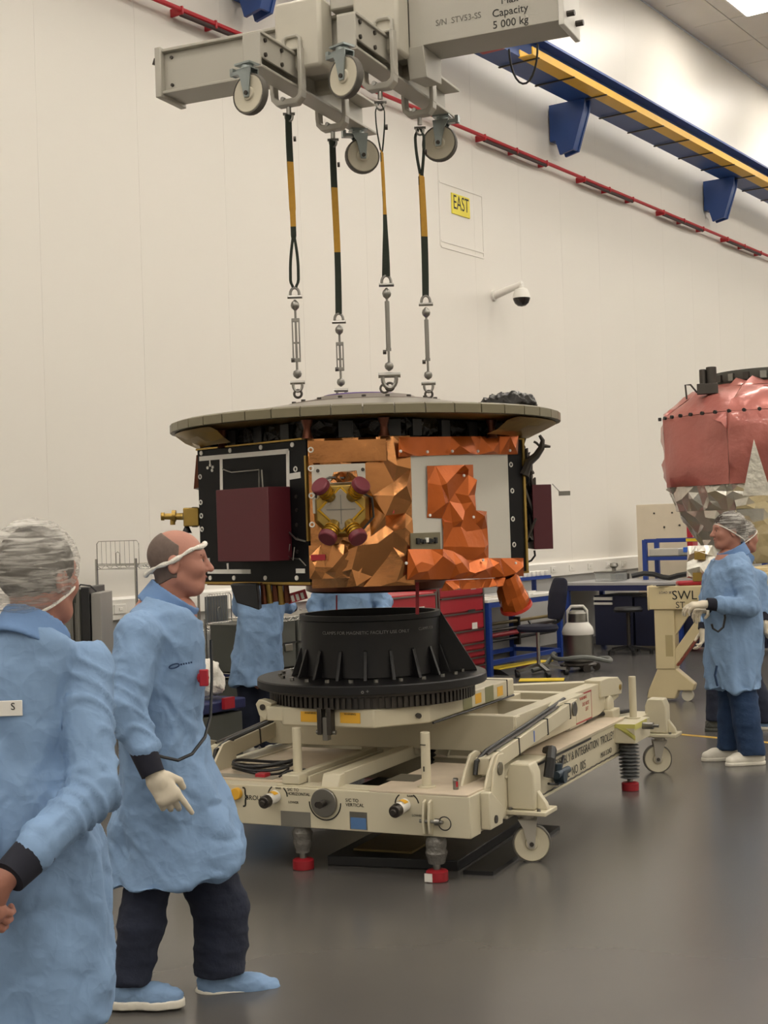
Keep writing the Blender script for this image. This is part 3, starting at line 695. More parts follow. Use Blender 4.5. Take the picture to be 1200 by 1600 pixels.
# --- white radiator face
(u0, z1), (u1, z0) = fuv('white', 638, 708), fuv('white', 796, 872)
fbox('white', .0, u1, z0-.02, z1+.02, .004, .012, 'radiator_plate', M_rad, .002)
wm = ffr('white')
def opoly(pts, sp, amp, seed, h, name='orange_film'):
    foil([fuv('white', x, y, h) for x, y in pts], sp, amp, seed, ffr('white', h)).build(name, M_orange, sat, smooth=12)
opoly([(622, 683), (809, 681), (809, 710), (700, 711), (622, 714)], .07, .03, 31, .014)
opoly([(665, 728), (739, 726), (740, 797), (760, 799), (762, 876), (692, 876), (690, 810), (667, 809)], .065, .045, 32, .014)
opoly([(636, 858), (690, 858), (765, 872), (816, 872), (817, 900), (750, 904), (636, 906)], .07, .05, 33, .016)
(u0, z1), (u1, z0) = fuv('white', 642, 833, .02), fuv('white', 689, 858, .02)
fbox('white', u0, u1, z0, z1, .012, .02, 'connector_plate', M_array, .002)
for k in range(7):
    uu = u0+(u1-u0)*(.2+k*.1); fbox('white', uu-.009, uu+.009, z0+.03+.006*(k % 2), z1-.025-.004*(k % 3), .02, .032, 'connector', M_black if k != 3 else M_white, .002)
for x, y in ((797, 726), (799, 767), (800, 811), (802, 851)): ring_at('white', x, y)
for x, y in ((626, 705), (668, 706), (707, 705), (747, 705), (797, 704), (725, 743), (672, 805), (740, 808), (635, 880), (806, 880), (755, 875)):
    u, z = fuv('white', x, y, .04); MB().cyl((u, z, .036), (u, z, .043), .007, n=8).xform(wm).build('snap_stud', M_white, sat)
# --- things on the edge-on faces
u_, z1_ = 0, 0
zt_, zb_ = aty(848, 757, 7.5)[2], aty(848, 858, 7.5)[2]
xa, xb = aty(833, 808, 7.5)[0]-BX, aty(863, 808, 7.5)[0]-BX
MB().bx(xa, xb, -.2, .16, zb_, zt_).build('protective_cover', M_maroon, sat, bev=.003)
hn = MB(); r2 = random.Random(4)
for k in range(16):
    z = 1.6+r2.random()*.5; y = -.2+r2.random()*.35; pts = [(.86, y, z)]
    for j in range(3): pts.append((.875+r2.random()*.06, y+r2.uniform(-.06, .06), z+r2.uniform(-.12, .12)))
    pts.append((.87, y+r2.uniform(-.1, .1), z+r2.uniform(-.15, .15))); hn.tube(pts, .008+.006*r2.random(), 6)
hn.build('harness', M_dsteel, sat)['kind'] = 'stuff'
for k in range(4): z = 1.62+k*.1; MB().bx(.86, .89+.01*(k % 2), -.14, -.02, z, z+.07).build('connector_box', M_blackp, sat, bev=.004)
ap_ = [aty(x, y, 7.45)-V(BX, BY, 0) for x, y in ((818, 742), (826, 722), (838, 712), (846, 700), (848, 688), (843, 680))]
MB().tube(ap_, [.03, .024, .02, .018, .012, .008], 8).build('waveguide_arm', M_dsteel, sat)
ap_ = [aty(x, y, 7.45)-V(BX, BY, 0) for x, y in ((846, 697), (853, 697), (860, 698))]
MB().tube(ap_, [.012, .01, .006], 7).tube([aty(x, y, 7.45)-V(BX, BY, 0) for x, y in ((846, 700), (838, 692), (834, 690))], .007, 6).build('arm_prong', M_dsteel, sat)
MB().tube([aty(x, y, 7.5)-V(BX, BY, 0) for x, y in ((863, 756), (875, 769), (882, 771))], .003, 6).bx(*(lambda p: (p[0]-.01, p[0]+.05, p[1]-.01, p[1]+.01, p[2]-.012, p[2]+.012))(aty(876, 771, 7.5)-V(BX, BY, 0))).build('wire_antenna', M_steel, sat)
MB().tube([aty(x, y, 7.5)-V(BX, BY, 0) for x, y in ((835, 860), (836, 868), (830, 876), (822, 879))], .006, 6).build('cable', M_black, sat)
# gold fitting on the left face, black cone below
g = MB()
pz = lambda x, y: aty(x, y, 7.55)-V(BX, BY, 0)
p = pz(298, 808)
g.bx(p[0]-.035, p[0]+.05, p[1]-.04, p[1]+.04, p[2]-.05, p[2]+.05).build('thruster_block', M_brass, sat, bev=.006)
a, b = pz(286, 807), pz(254, 807); MB().cyl(a, b, .02, .016, n=14).cyl(pz(275, 806), pz(269, 806), .032, n=14).cyl(pz(257, 807), pz(252, 807), .022, n=14).cyl(pz(270, 806), pz(270, 820), .014, n=10).build('thruster_nozzle', M_brass, sat)
for y in (795, 821): MB().cyl(pz(300, y), pz(309, y), .01, n=10).build('bolt', M_steel, sat)
MB().cyl(pz(292, 820), pz(292, 833), .008, .028, n=12).build('cone', M_black, sat)
MB().prism([(-.88, ZT-.02), (-.80, ZT+.0), (-.80, ZT-.18), (-.90, ZT-.2)], 'y', -.16, .1).build('corner_film', M_brown, sat)
# --- underside
MB().lathe([(.36, 1.37), (.385, 1.38), (.385, 1.425), (.42, 1.43), (.42, 1.456)], 40, (.06, 0, 0)).build('interface_ring', M_brown, sat)
MB().prism([(x*.97, y*.97) for x, y in octo], 'z', ZB-.02, ZB).build('floor_panel', M_brown, sat)
q = lambda x, y, Y=7.1: aty(x, y, Y)-V(BX, BY, 0)
a, b = q(362, 912), q(404, 946); MB().prism([(a[0], a[2]), (b[0], a[2]), (b[0]+.01, b[2]-.02), (b[0]-.04, b[2]), (a[0]+.03, b[2]+.02)], 'y', a[1]-.08, a[1]+.08).build('sensor_box', M_black, sat, bev=.006)
for k in range(5):
    x = 408+k*9; a, b = q(x, 910), q(x+6, 944-2*(k % 3)); MB().cyl(((a[0]+b[0])/2, a[1]-.02*(k % 2), a[2]), ((a[0]+b[0])/2+.006, a[1], b[2]), .014, .017, n=10).build('valve', M_brass if k % 2 else M_brown, sat)
a, b = q(446, 912), q(452, 938); MB().bar(a, b, .02, .012, (0, 1, 0)).build('bracket', M_white, sat)
a = q(464, 932); tg = MB().bx(-.05, .05, -.006, .006, -.025, .025).xform(np.array(Matrix.Translation(tuple(a))@Matrix.Rotation(-.25, 4, 'Y'))).build('red_tag', M_red, sat)
for k in range(3): MB().bx(-.03+k*.025, -.015+k*.025, -.008, -.006, -.02, .012).xform(np.array(Matrix.Translation(tuple(a))@Matrix.Rotation(-.25, 4, 'Y'))).build('white_stripe', M_white, tg)
for x, y0, y1, w in ((652, 902, 960, .018), (526, 930, 953, .008)):
    a, b = q(x, y0, 7.2), q(x, y1, 7.2); MB().bar(a, b, w, .006, (0, 1, 0)).build('red_streamer', M_red, sat)
# orange snout below the right corner
a, b = aty(790, 898, 7.35)-V(BX, BY, 0), aty(806, 946, 7.42)-V(BX, BY, 0); d = (b-a)/np.linalg.norm(b-a)
vs = []; fs = []; e1 = np.cross(d, V(0, 1, 0)); e1 /= np.linalg.norm(e1); e2 = np.cross(d, e1); r3 = random.Random(3)
for i in range(6):
    for k in range(14):
        th = 2*math.pi*k/14; rr = (.058+.022*i/5)*(1+r3.uniform(-.1, .1)); vs.append(a+(b-a)*i/5+rr*(e1*math.cos(th)+e2*math.sin(th)))
for i in range(5): fs += [(i*14+k, i*14+(k+1) % 14, i*14+14+(k+1) % 14, i*14+14+k) for k in range(14)]
sn_ = MB().add(vs, fs).build('nozzle_shroud', M_orange, sat, smooth=0)
MB().cyl(b-d*.004, b+d*.012, .085, .088, n=24).build('red_rim', mat('bright red rim', '#b03020', .4), sn_)
foil([(-.45, 0), (.02, 0), (.04, .045), (-.42, .05)], .05, .04, 44, frame((.70, -.42, ZB-.07), (R2, R2, 0), (0, 0, 1))).build('orange_film_edge', M_orange, sat, smooth=0)
# --- dark gap under the array
MB().prism([(x*.93, y*.93) for x, y in octo], 'z', ZT, 2.245).build('gap_band', M_mli, sat, smooth=0)
ccr = [(x*.955, y*.955) for x, y in octo]
for i in range(8):
    (x0, y0), (x1, y1) = ccr[i], ccr[(i+1) % 8]; Ls = math.hypot(x1-x0, y1-y0)
    A = frame((x0, y0, 2.155), ((x1-x0), (y1-y0), 0), (0, 0, 1)); foil([(0, 0), (Ls, 0), (Ls, .09), (0, .09)], .03, .025, 60+i, A).build('crinkled_film', M_mli, sat, smooth=0)
    k = int(Ls/.1)
    for j in range(k):
        if (j+i) % 2: MB().bx(Ls*(j+.2)/k, Ls*(j+.8)/k, 0, .08, .0, .03).xform(A).build('bracket_block', M_black, sat)
for x, y, Y in ((348, 685, 7.3), (480, 675, 6.8), (600, 672, 6.8), (768, 668, 7.2)):
    p = aty(x, y, Y)-V(BX, BY, 0); MB().lathe([(.03, 2.15), (.022, 2.17), (.018, 2.2), (.03, 2.24)], 12, (p[0], p[1], 0)).build('standoff', M_brown, sat)
# --- solar array
RA = 1.06; NS = 44; AX = .03
MB().lathe([(.8, 2.25), (1.03, 2.25), (1.05, 2.25), (1.05, 2.285), (.42, 2.385)], 72, (AX, 0, 0)).build('array_disc', M_arraytop, sat)
MB().lathe([(.75, 2.244), (1.035, 2.2475)], 72, (AX, 0, 0), cap=False).build('array_underside', M_brass, sat)
for a0 in (0, math.pi):
    vs = []; fs = []; r5 = random.Random(int(a0)+8)
    for i in range(15):
        a = a0+math.radians(-42+84*i/14)
        for j in range(4): rr_ = .87+.165*j/3; vs.append((AX*j/3+rr_*math.cos(a), rr_*math.sin(a), 2.165+.075*j/3+(r5.uniform(-.012, .012) if 0 < j < 3 else 0)))
    for i in range(14):
        for j in range(3): fs.append((i*4+j, i*4+j+1, i*4+j+5, i*4+j+4))
    MB().add(vs, fs).build('draped_film', M_brass, sat, smooth=10)
seg = None
for k in range(NS):
    th0, th1 = 2*math.pi*k/NS+.003, 2*math.pi*(k+1)/NS-.003
    sg = MB(); vs = []
    for r, z in ((RA-.03, 2.247), (RA, 2.250), (RA, 2.292), (RA-.03, 2.302)):
        for th in (th0, th1): vs.append((AX+r*math.cos(th), r*math.sin(th), z))
    sg.add(vs, [(0, 1, 3, 2), (2, 3, 5, 4), (4, 5, 7, 6), (6, 7, 1, 0), (0, 2, 4, 6), (1, 7, 5, 3)]); sg.build('rim_segment', M_array, sat)
MB().lathe([(.44, 2.375), (.43, 2.388), (.30, 2.408), (.26, 2.425), (.0, 2.43)], 64, (AX, 0, 0)).build('centre_cap', mat('grey brown cap', '#6f655c', .45, .2), sat)
MB().lathe([(.22, 2.42), (.21, 2.440), (.12, 2.448), (.0, 2.45)], 40, (AX-.02, .05, 0)).build('purple_film', M_purple, sat)
for k in range(20):
    th = 2*math.pi*k/20; MB().cyl((AX+.40*math.cos(th), .40*math.sin(th), 2.385), (AX+.40*math.cos(th), .40*math.sin(th), 2.402), .012, n=8).build('cap_bolt', M_dsteel, sat)
MB().ring((aty(601, 607, 7.35)-V(BX, BY, -.0))*1, .022, .006, 'y', 14, 6).build('lifting_eye', M_dsteel, sat)
# black film bundle lying on the array rim
p0 = aty(793, 640, 7.25)
fnb = folds(12, .02, 30, 5, (1, 1, 1))
vv, ff = surface(lambda P: smin(ell(P, (0, 0, .02), (.15, .09, .07)), ell(P, (.06, 0, .01), (.09, .08, .062)), .03), (-.2, -.15, -.06), (.2, .15, .12), .012)
vv[:, 2] = np.maximum(vv[:, 2], 0)
tag(smesh('film_bundle', vv, ff, M_mli, None, fnb, (p0[0], p0[1], 2.297)), 'crumpled black plastic bundle lying on the rim of the solar array', 'plastic bundle')

# ============================================================ ADAPTER RING ON THE TROLLEY
AXX, AYY = -.095, 7.70
ad = thing('adapter_ring', 'black ribbed cylindrical adapter bolted on a round flange above the trolley', 'adapter', (AXX, AYY, .79))
zz = lambda z: z-.79
MB().lathe([(.356, zz(.93)), (.385, zz(.93)), (.380, zz(1.0)), (.378, zz(1.22)), (.386, zz(1.225)), (.386, zz(1.252)), (.356, zz(1.252)), (.352, zz(.93))], 72, cap=False).build('cylinder', M_anod, ad)
MB().lathe([(.34, zz(.868)), (.62, zz(.868)), (.625, zz(.873)), (.625, zz(.91)), (.62, zz(.917)), (.44, zz(.922)), (.34, zz(.93))], 80).build('flange', M_anod, ad)
MB().lathe([(.55, zz(.852)), (.575, zz(.852)), (.575, zz(.868)), (.55, zz(.868))], 80).build('spacer_ring', M_dsteel, ad)
gr = MB().lathe([(.545, 0), (.545, zz(.852))], 80)
for k in range(110):
    th = 2*math.pi*k/110; d = V(math.cos(th), math.sin(th), 0); gr.bar(d*.552+V(0, 0, .003), d*.552+V(0, 0, .058), .018, .016, tuple(d))
gr.build('gear_ring', M_dsteel, ad)['kind'] = 'stuff'
rib = None
for k in range(18):
    th = math.radians(k*20+6)
    if rib is None: rib = MB().prism([(.36, zz(.92)), (.44, zz(.92)), (.43, zz(.945)), (.386, zz(1.07)), (.36, zz(1.08))], 'y', -.009, .009).build('rib', M_anod, ad, bev=.002); o = rib
    else: o = inst(rib, ad)
    o.rotation_euler = (0, 0, th)
for dg in (-4, 76, 120):
    o = MB().prism([(.37, zz(.92)), (.575, zz(.92)), (.565, zz(.945)), (.386, zz(1.245)), (.37, zz(1.245))], 'y', -.015, .015).build('gusset_fin', M_anod, ad, bev=.003); o.rotation_euler = (0, 0, math.radians(dg))
bolt = None
for k in range(24):
    th = math.radians(k*15+3)
    if bolt is None: bolt = MB().cyl((.5, 0, zz(.917)), (.5, 0, zz(.935)), .012, n=6).build('flange_bolt', M_steel, ad); o = bolt
    else: o = inst(bolt, ad)
    o.rotation_euler = (0, 0, th)
def bent_text(s, size, R, z, az, m, parent):
    o = text(s, size, m, parent, np.eye(4)); me = o.data
    for v in me.vertices:
        a = az+v.co.x/R; r = R+.002+v.co.z; v.co = (r*math.cos(a), r*math.sin(a), z+v.co.y)
    return o
bent_text('CLAMPS FOR MAGNETIC FACILITY USE ONLY', .024, .379, zz(1.165), math.radians(-94), M_inkw, ad)
bent_text('CLAMPS FOR', .022, .379, zz(1.17), math.radians(-38), M_inkw, ad)
text('o +', .03, M_inkw, ad, frame((-.03, -.6255, zz(.888)), (1, 0, 0), (0, 0, 1)))
# ============================================================ INTEGRATION TROLLEY
AZT = -math.radians(25.5)
tr = thing('integration_trolley', 'cream painted tilting trolley on casters and screw jacks carrying the black adapter', 'trolley', (.36, 6.673, 0), AZT)
TW = -1.70                                     # left side
def tb(name, x0, x1, y0, y1, z0, z1, m=None, bev=.004, parent=None): return MB().bx(x0, x1, y0, y1, z0, z1).build(name, m or M_cream, parent or tr, bev=bev)
tb('front_beam', TW, 0, 0, .13, .222, .42)
for sx, nm_ in ((-.13, 'r'), (TW, 'l')):
    tb('corner_block', sx, sx+.13, .13, .46, .23, .42)
    tb('side_beam', sx, sx+.13, .46, 2.78, .235, .43)
    tb('side_flange', sx-.005, sx+.137, .47, 2.6, .425, .44)
    tb('side_flange', sx-.005, sx+.137, .47, 2.6, .222, .237)
tb('rear_beam', TW, 0, 2.78, 2.92, .235, .43)
tb('cross_beam', TW+.13, -.13, 1.15, 1.23, .26, .40)
tb('cross_beam', TW+.13, -.13, 2.0, 2.08, .26, .40)
M_stain = mat('stained cream deck', '#c4b5a0', .5, var=.16, scale=9)
tb('deck_plate', -.53, -.01, .0, .82, .42, .430, M_stain, .002)
tb('deck_plate', TW+.01, -1.06, .10, 1.12, .42, .430, M_stain, .002)
tb('deck_plate', -1.06, -.53, .02, .12, .42, .428, M_cream, .002)
tb('deck_plate', -1.06, -.86, .12, 1.3, .40, .412, M_stain, .002)
tb('side_deck', -.42, .01, 1.12, 2.62, .438, .446, M_stain, .002)
tb('lower_tray', -1.04, -.55, .12, 1.15, .26, .27, M_case, 0)
tb('opening_shade', -.56, -.40, .25, .44, .4305, .4315, mat('painted well shade', '#5a5548', .6), 0)  # flat patch on the deck, coloured as the shade inside an opening
tb('deck_hatch', -1.5, -1.14, .12, .20, .431, .434, mat('hatch grey', '#8f8a7c', .5), 0)
# rails on the deck
tb('deck_rail', -1.0, -.955, .05, 1.25, .43, .475); tb('deck_rail', -.925, -.915, .1, 1.25, .41, .462)
tb('deck_bar', -.80, -.72, .06, 1.05, .42, .49); MB().prism([(.02, .425), (.1, .425), (.1, .49), (.05, .488)], 'x', -.81, -.71).build('bar_nose', M_cream, tr, bev=.006)
tb('rail_stop', -1.03, -.93, .02, .12, .43, .478, None, .006)
# posts
for x, y in ((-1.003, .14), (-.282, .138), (.045, 2.70), (-1.74, 2.70)):
    p = MB().cyl((x, y, .425), (x, y, .700), .0235, n=20).build('post', M_cream, tr, bev=.003)
    MB().cyl((x, y, .43), (x, y, .438), .045, n=20).build('post_collar', M_cream, p)
    if x == -.282: MB().bx(x-.018, x+.012, y-.026, y-.0235, .638, .642).bx(x-.004, x+.002, y-.026, y-.0235, .51, .535).build('pen_mark', M_ink, p)
# screw jacks
def jack(x, y, wrap, ztop=.23):
    j = MB().cyl((x, y, .05), (x, y, ztop), .018, n=12).build('jack_screw', M_steel, tr)
    MB().lathe([(.05, 0), (.054, .004), (.054, .046), (.046, .052), (.02, .056)], 24, (x, y, 0)).build('red_foot', mat('red rubber foot', '#8c1520', .5), j, bev=.0)
    if wrap:
        r_ = random.Random(int(x*100)); prof = [(.03+.022*math.sin(math.pi*(k+1)/10)+r_.uniform(-.006, .006), .085+k*.017) for k in range(9)]
        MB().lathe(prof, 18, (x, y, 0)).build('plastic_wrap', mat('grey film wrap', '#6b6863', .25, .2, bump=.5, bscale=40, var=.2), j)
    else:
        prof = []
        for k in range(10): prof += [(.038, .075+k*.0225), (.068-.0015*abs(k-5), .082+k*.0225), (.068-.0015*abs(k-5), .086+k*.0225), (.038, .0945+k*.0225)]
        MB().lathe(prof, 22, (x, y, 0)).build('bellows', mat('grey bellows', '#6f7172', .35, .3), j, smooth=20)
    return j
jack(-.203, .05, True); jack(-.943, .06, True); jack(-1.52, .06, True); jack(.06, 2.52, False, .40); jack(-1.76, 2.52, False, .40)
MB().cyl((-.203, -.0045, .02), (-.203, -.003, .02), .001).build('tape_mark', M_white, tr)
MB().bx(-.245, -.205, -.0065, -.0035, .004, .044).build('tape_patch', M_white, tr)
# outrigger blocks for rear jack and post
for sx in (1, -1):
    X = lambda x: x if sx > 0 else TW-x
    a = sorted((X(-.02), X(.13)))
    tb('jack_block', a[0], a[1], 2.42, 2.78, .31, .43)
    if sx > 0:
        for k_ in range(1): MB().bx(-.02, .132, 2.418, 2.42, .405, .431).build('pale_tape', mat('pale yellow tape', '#c2bd68', .5), tr); MB().bx(.13, .132, 2.42, 2.7, .395, .431).build('pale_tape', mat('pale yellow tape', '#c2bd68', .5), tr); MB().prism([(.02, .406), (.07, .406), (.132, .33), (.132, .36)], 'y', 2.4175, 2.419).build('pale_tape', mat('pale yellow tape', '#c2bd68', .5), tr)
    MB().cyl((X(.10), 2.60, .40), (X(.20), 2.60, .40), .022, n=14).cyl((X(.20), 2.60, .40), (X(.235), 2.60, .40), .010, n=10).build('locking_pin', M_steel, tr)
    # caster carriers
    for yc, big in ((.555, 0), (3.20, 1)):
        a = sorted((X(.0), X(.145)))
        k = MB(); k.prism([(a[0], .27), (a[1], .27), (a[1]-(.0 if sx > 0 else .0), .45), (a[1]-.02, .50), (a[0]+.02, .50), (a[0], .45)], 'y', yc-.06, yc+.05)
        cr_ = k.build('caster_carrier', M_cream, tr, bev=.008)
        bp_ = sorted((X(-.02), X(.21))); MB().bx(bp_[0], bp_[1], yc-.085, yc+.10, .245, .268).build('base_plate', M_cream, cr_, bev=.005)
        for kk in (.03, .09):
            MB().prism([(yc+.05, .268), (yc+.095, .268), (yc+.09, .31), (yc+.05, .36)], 'x', min(X(kk), X(kk+.02)), max(X(kk), X(kk+.02))).build('lug', M_cream, cr_, bev=.003)
        g0, g1 = sorted((X(.145), X(.20))); MB().prism([(g0, .268), (g1, .268), (g1-.01 if sx > 0 else g0+.01, .30), (g0 if sx > 0 else g1, .36)], 'y', yc-.02, yc+.02).build('gusset', M_cream, cr_, bev=.004)
        for bxx in (.02, .17): MB().cyl((X(bxx), yc-.07, .268), (X(bxx), yc-.07, .282), .01, n=6).build('bolt', M_steel, cr_)
        caster(tr, X(.08), yc, .245, .098, math.radians(20 if not big else 205), M_cream, M_rubber, mat('worn grey fork', '#aaa59a', .45, .3), False, .055)
        if big: tb('carrier_arm', min(X(-.13), X(.02)), max(X(-.13), X(.02)), 2.9, 3.26, .28, .40)
# arm brackets and tilt arms
for sx in (1, -1):
    X = lambda x: x if sx > 0 else TW-x
    for xx in (-.135, -.012):
        a = sorted((X(xx), X(xx+.014)))
        br = MB().prism([(.20, .42), (.46, .42), (.46, .56), (.40, .575), (.33, .565), (.26, .50)], 'x', a[0], a[1]).build('arm_bracket', M_cream, tr, bev=.003)
    if True:
        pl = sorted((X(.0), X(.012))); MB().prism([(.22, .24), (.44, .24), (.44, .56), (.37, .565), (.30, .50)], 'x', pl[0], pl[1]).build('side_cheek', M_cream, tr, bev=.003)
    MB().cyl((X(.013), .37, .495), (X(.021), .37, .495), .032, n=22).build('pivot_pin', M_steel, tr)
    # sloped pocket on the corner
    pk = sorted((X(0.0), X(.05)))
    MB().prism([(.13, .42), (.16, .42), (.30, .33), (.30, .24), (.13, .24)], 'x', pk[0], pk[1]).build('corner_pocket', M_cream, tr, bev=.006)
    MB().cyl((X(.05), .2, .28), (X(.056), .2, .28), .02, n=16).build('bolt_hole', M_dsteel, tr)
    am = MB().bar((X(-.066), .34, .505), (X(-.066), 1.78, .625), .075, .085).build('tilt_arm', M_cream, tr, bev=.004)
    for k in (.10, .30, .62, .9):
        p = V(X(-.066), .34, .505)*(1-k)+V(X(-.066), 1.78, .625)*k
        MB().bar(p-V(0, .006, .0005), p+V(0, .006, .0005), .081, .091).build('black_band', M_black, am)
    MB().tube([(X(-.09), .30, .47), (X(-.09), .32, .53), (X(-.085), .45, .565), (X(-.08), 1.1, .62), (X(-.085), 1.7, .672)], .013, 8).build('cable', M_black, am)
    MB().tube([(X(-.055), .38, .562), (X(-.05), .9, .604), (X(-.055), 1.5, .655)], .007, 6).build('cable', M_dsteel, am)
    MB().bx(min(X(-.027), X(-.0275)), max(X(-.027), X(-.0275))+.0005, 1.0, 1.012, .53, .59).build('tape_mark', M_brt, am)
    MB().cyl((X(-.028), 1.70, .617), (X(-.018), 1.70, .617), .042, n=24).build('pivot_pin', M_steel, am)
# upper tilting frame
uz0, uz1 = .465, .672
uf = MB().prism([(-1.70, uz0+.03), (-1.64, uz0+.01), (-.22, uz0+.01), (-.12, uz0+.03), (-.12, uz1), (-1.70, uz1)], 'y', .95, 1.03).build('tilt_front_beam', M_cream, tr, bev=.004)
for sx in (1, -1):
    X = lambda x: x if sx > 0 else -1.82-x
    a, b2_ = sorted((X(-.21), X(-.12)))
    MB().prism([(1.03, uz0+.03), (1.06, uz0), (2.5, uz0+.01), (2.95, uz0+.07), (2.95, uz1-.04), (2.6, uz1), (1.03, uz1)], 'x', a, b2_).build('tilt_side_beam', M_cream, tr, bev=.004)
    a, b2_ = sorted((X(-.12), X(-.06))); MB().prism([(1.5, uz1-.018), (1.58, uz1), (2.0, uz1), (2.05, uz1-.018)], 'x', a, b2_).build('side_ledge', M_cream, tr, bev=.003)
    MB().prism([(.96, uz0+.01), (1.10, uz0+.01), (1.03, uz1-.005), (.96, uz1-.005)], 'x', min(X(-.128), X(-.112)), max(X(-.128), X(-.112))).build('end_cheek', M_cream, tr, bev=.004)
    MB().bar((X(-.17), 2.82, uz1-.06), (-.91, 2.42, uz1-.06), .09, .085).build('tilt_diagonal', M_cream, tr, bev=.004)
    # rear hinge head
    a, b2_ = sorted((X(-.215), X(-.105)))
    MB().prism([(2.50, uz1-.09), (2.97, uz1-.12), (3.0, uz1-.05), (2.9, uz1), (2.66, uz1+.02), (2.5, uz1+.02)], 'x', a, b2_).build('hinge_head', M_cream, tr, bev=.006)
    MB().cyl((X(-.105), 2.93, uz1-.07), (X(-.097), 2.93, uz1-.07), .018, n=14).build('hinge_pin', M_brass, tr)
    MB().lathe([(.05, -.03), (.065, -.02), (.065, .02), (.05, .03)], 24, (X(-.12), 2.68, .51), 'x').build('hinge_barrel', M_cream, tr)
    a, b2_ = sorted((X(-.18), X(-.06))); MB().bx(a, b2_, 2.60, 2.76, .43, .49).build('hinge_base', M_cream, tr, bev=.005)
for y0, y1 in ((1.60, 1.68), (2.0, 2.08)):
    MB().bx(-1.61, -.21, y0, y1, uz1-.10, uz1-.002).build('tilt_cross_beam', M_cream, tr, bev=.004)
for x0, x1 in ((-.54, -.46), (-1.36, -1.28)): MB().bx(x0, x1, 1.03, 2.0, uz1-.09, uz1-.006).build('tilt_inner_beam', M_cream, tr, bev=.004)
MB().cyl((-.16, 1.95, .475), (-.16, 2.42, .48), .028, n=16).build('actuator_rod', M_white, tr); MB().cyl((-.16, 2.28, .478), (-.16, 2.5, .482), .033, n=16).build('actuator_body', M_case, tr)
MB().tube([(-.16, 2.5, .48), (-.12, 2.62, .465), (-.06, 2.8, .455), (-.03, 2.92, .45)], .014, 8).build('hose', M_black, tr)
# red and white notice on the tilt frame side
nt_ = tb('notice', -.1195, -.1185, 2.02, 2.34, uz0+.012, uz1-.02, M_cream, 0)
for z in (uz0+.012, uz1-.028): MB().bx(-.1186, -.1178, 2.02, 2.34, z, z+.009).build('red_line', M_red, nt_)
MB().bx(-.1186, -.1178, 2.333, 2.34, uz0+.012, uz1-.02).build('red_line', M_red, nt_)
M_inkr = mat('faded red ink', '#a8584e', .6)
fx = lambda y, z: frame((-.1178, y, z), (0, 1, 0), (0, 0, 1))
text('WARNING', .03, M_inkr, tr, fx(2.17, uz1-.05)); text('DO NOT', .035, M_inkr, tr, fx(2.22, uz1-.09)); text('LIFT', .035, M_inkr, tr, fx(2.24, uz1-.125))
text('SAFE', .03, M_inkr, tr, fx(1.2, uz0+.09))
# turntable plate under the gear ring
pz0, pz1 = .695, .79
pp = [(-1.13, .22), (-.60, .22), (-.40, .47), (-.40, 1.72), (-1.31, 1.72), (-1.31, .47)]
MB().prism(pp, 'z', pz0, pz1).build('turntable_plate', M_cream, tr, bev=.008)
MB().prism([(-1.24, .715), (-1.21, .79), (-1.20, .805), (-1.24, .82), (-1.28, .825), (-1.30, .80), (-1.28, .74)], 'y', .235, .30).build('lug', M_cream, tr, bev=.005)
MB().bx(-1.23, -1.13, .23, .3, .715, .79).build('lug_arm', M_cream, tr, bev=.005)
MB().cyl((-1.255, .236, .785), (-1.255, .228, .785), .016, n=14).build('bolt_hole', M_dsteel, tr)
for x0 in (-1.02, -.79):
    lb = tb('yellow_label', x0, x0+.115, .2178, .2195, .718, .772, M_label, 0); text('WARNING', .014, M_ink, lb, frame((x0+.058, .2172, .764), (1, 0, 0), (0, 0, 1)))
lt = tb('latch', -.90, -.875, .17, .22, .66, .80, M_dsteel, .003); tb('latch', -.845, -.82, .17, .22, .66, .80, M_dsteel, .003)
MB().cyl((-.915, .195, .672), (-.805, .195, .672), .012, n=10).build('latch_pin', M_steel, lt); tb('latch_block', -.875, -.845, .18, .22, .63, .75, M_steel, .003)
MB().cyl((-.44, .41, .74), (-.425, .392, .74), .014, n=12).build('bolt_hole', M_dsteel, tr)
for y0, m, w in ((.92, M_green, .13), (1.1, M_label, .09), (1.25, M_green, .13), (1.44, M_label, .09)):
    tb('side_label', -.3995, -.3985, y0, y0+w, .70+(.012 if m is M_label else 0), .787-(.02 if m is M_label else 0), m, 0)
MB().bx(-.402, -.397, 1.60, 1.606, .69, .792).bx(-.6, -.397, 1.60, 1.606, .79, .793).build('tie_strap', M_black, tr)
MB().tube([(-.396, .5, .691), (-.394, 1.1, .69), (-.396, 1.70, .691)], .006, 6).build('edge_cable', M_black, tr)
MB().bx(-1.0, -.7, .97, 1.02, .44, .48).build('pivot_block', M_cream, tr, bev=.004)
MB().lathe([(.03+.014*(k % 2), .30+k*.012) for k in range(15)], 16, (-.72, 1.16, 0)).build('bellows', M_black, tr)
MB().bar((-.62, 1.14, .42), (-.60, 1.14, .48), .06, .03, (0, 1, 0)).build('strut', M_cream, tr)
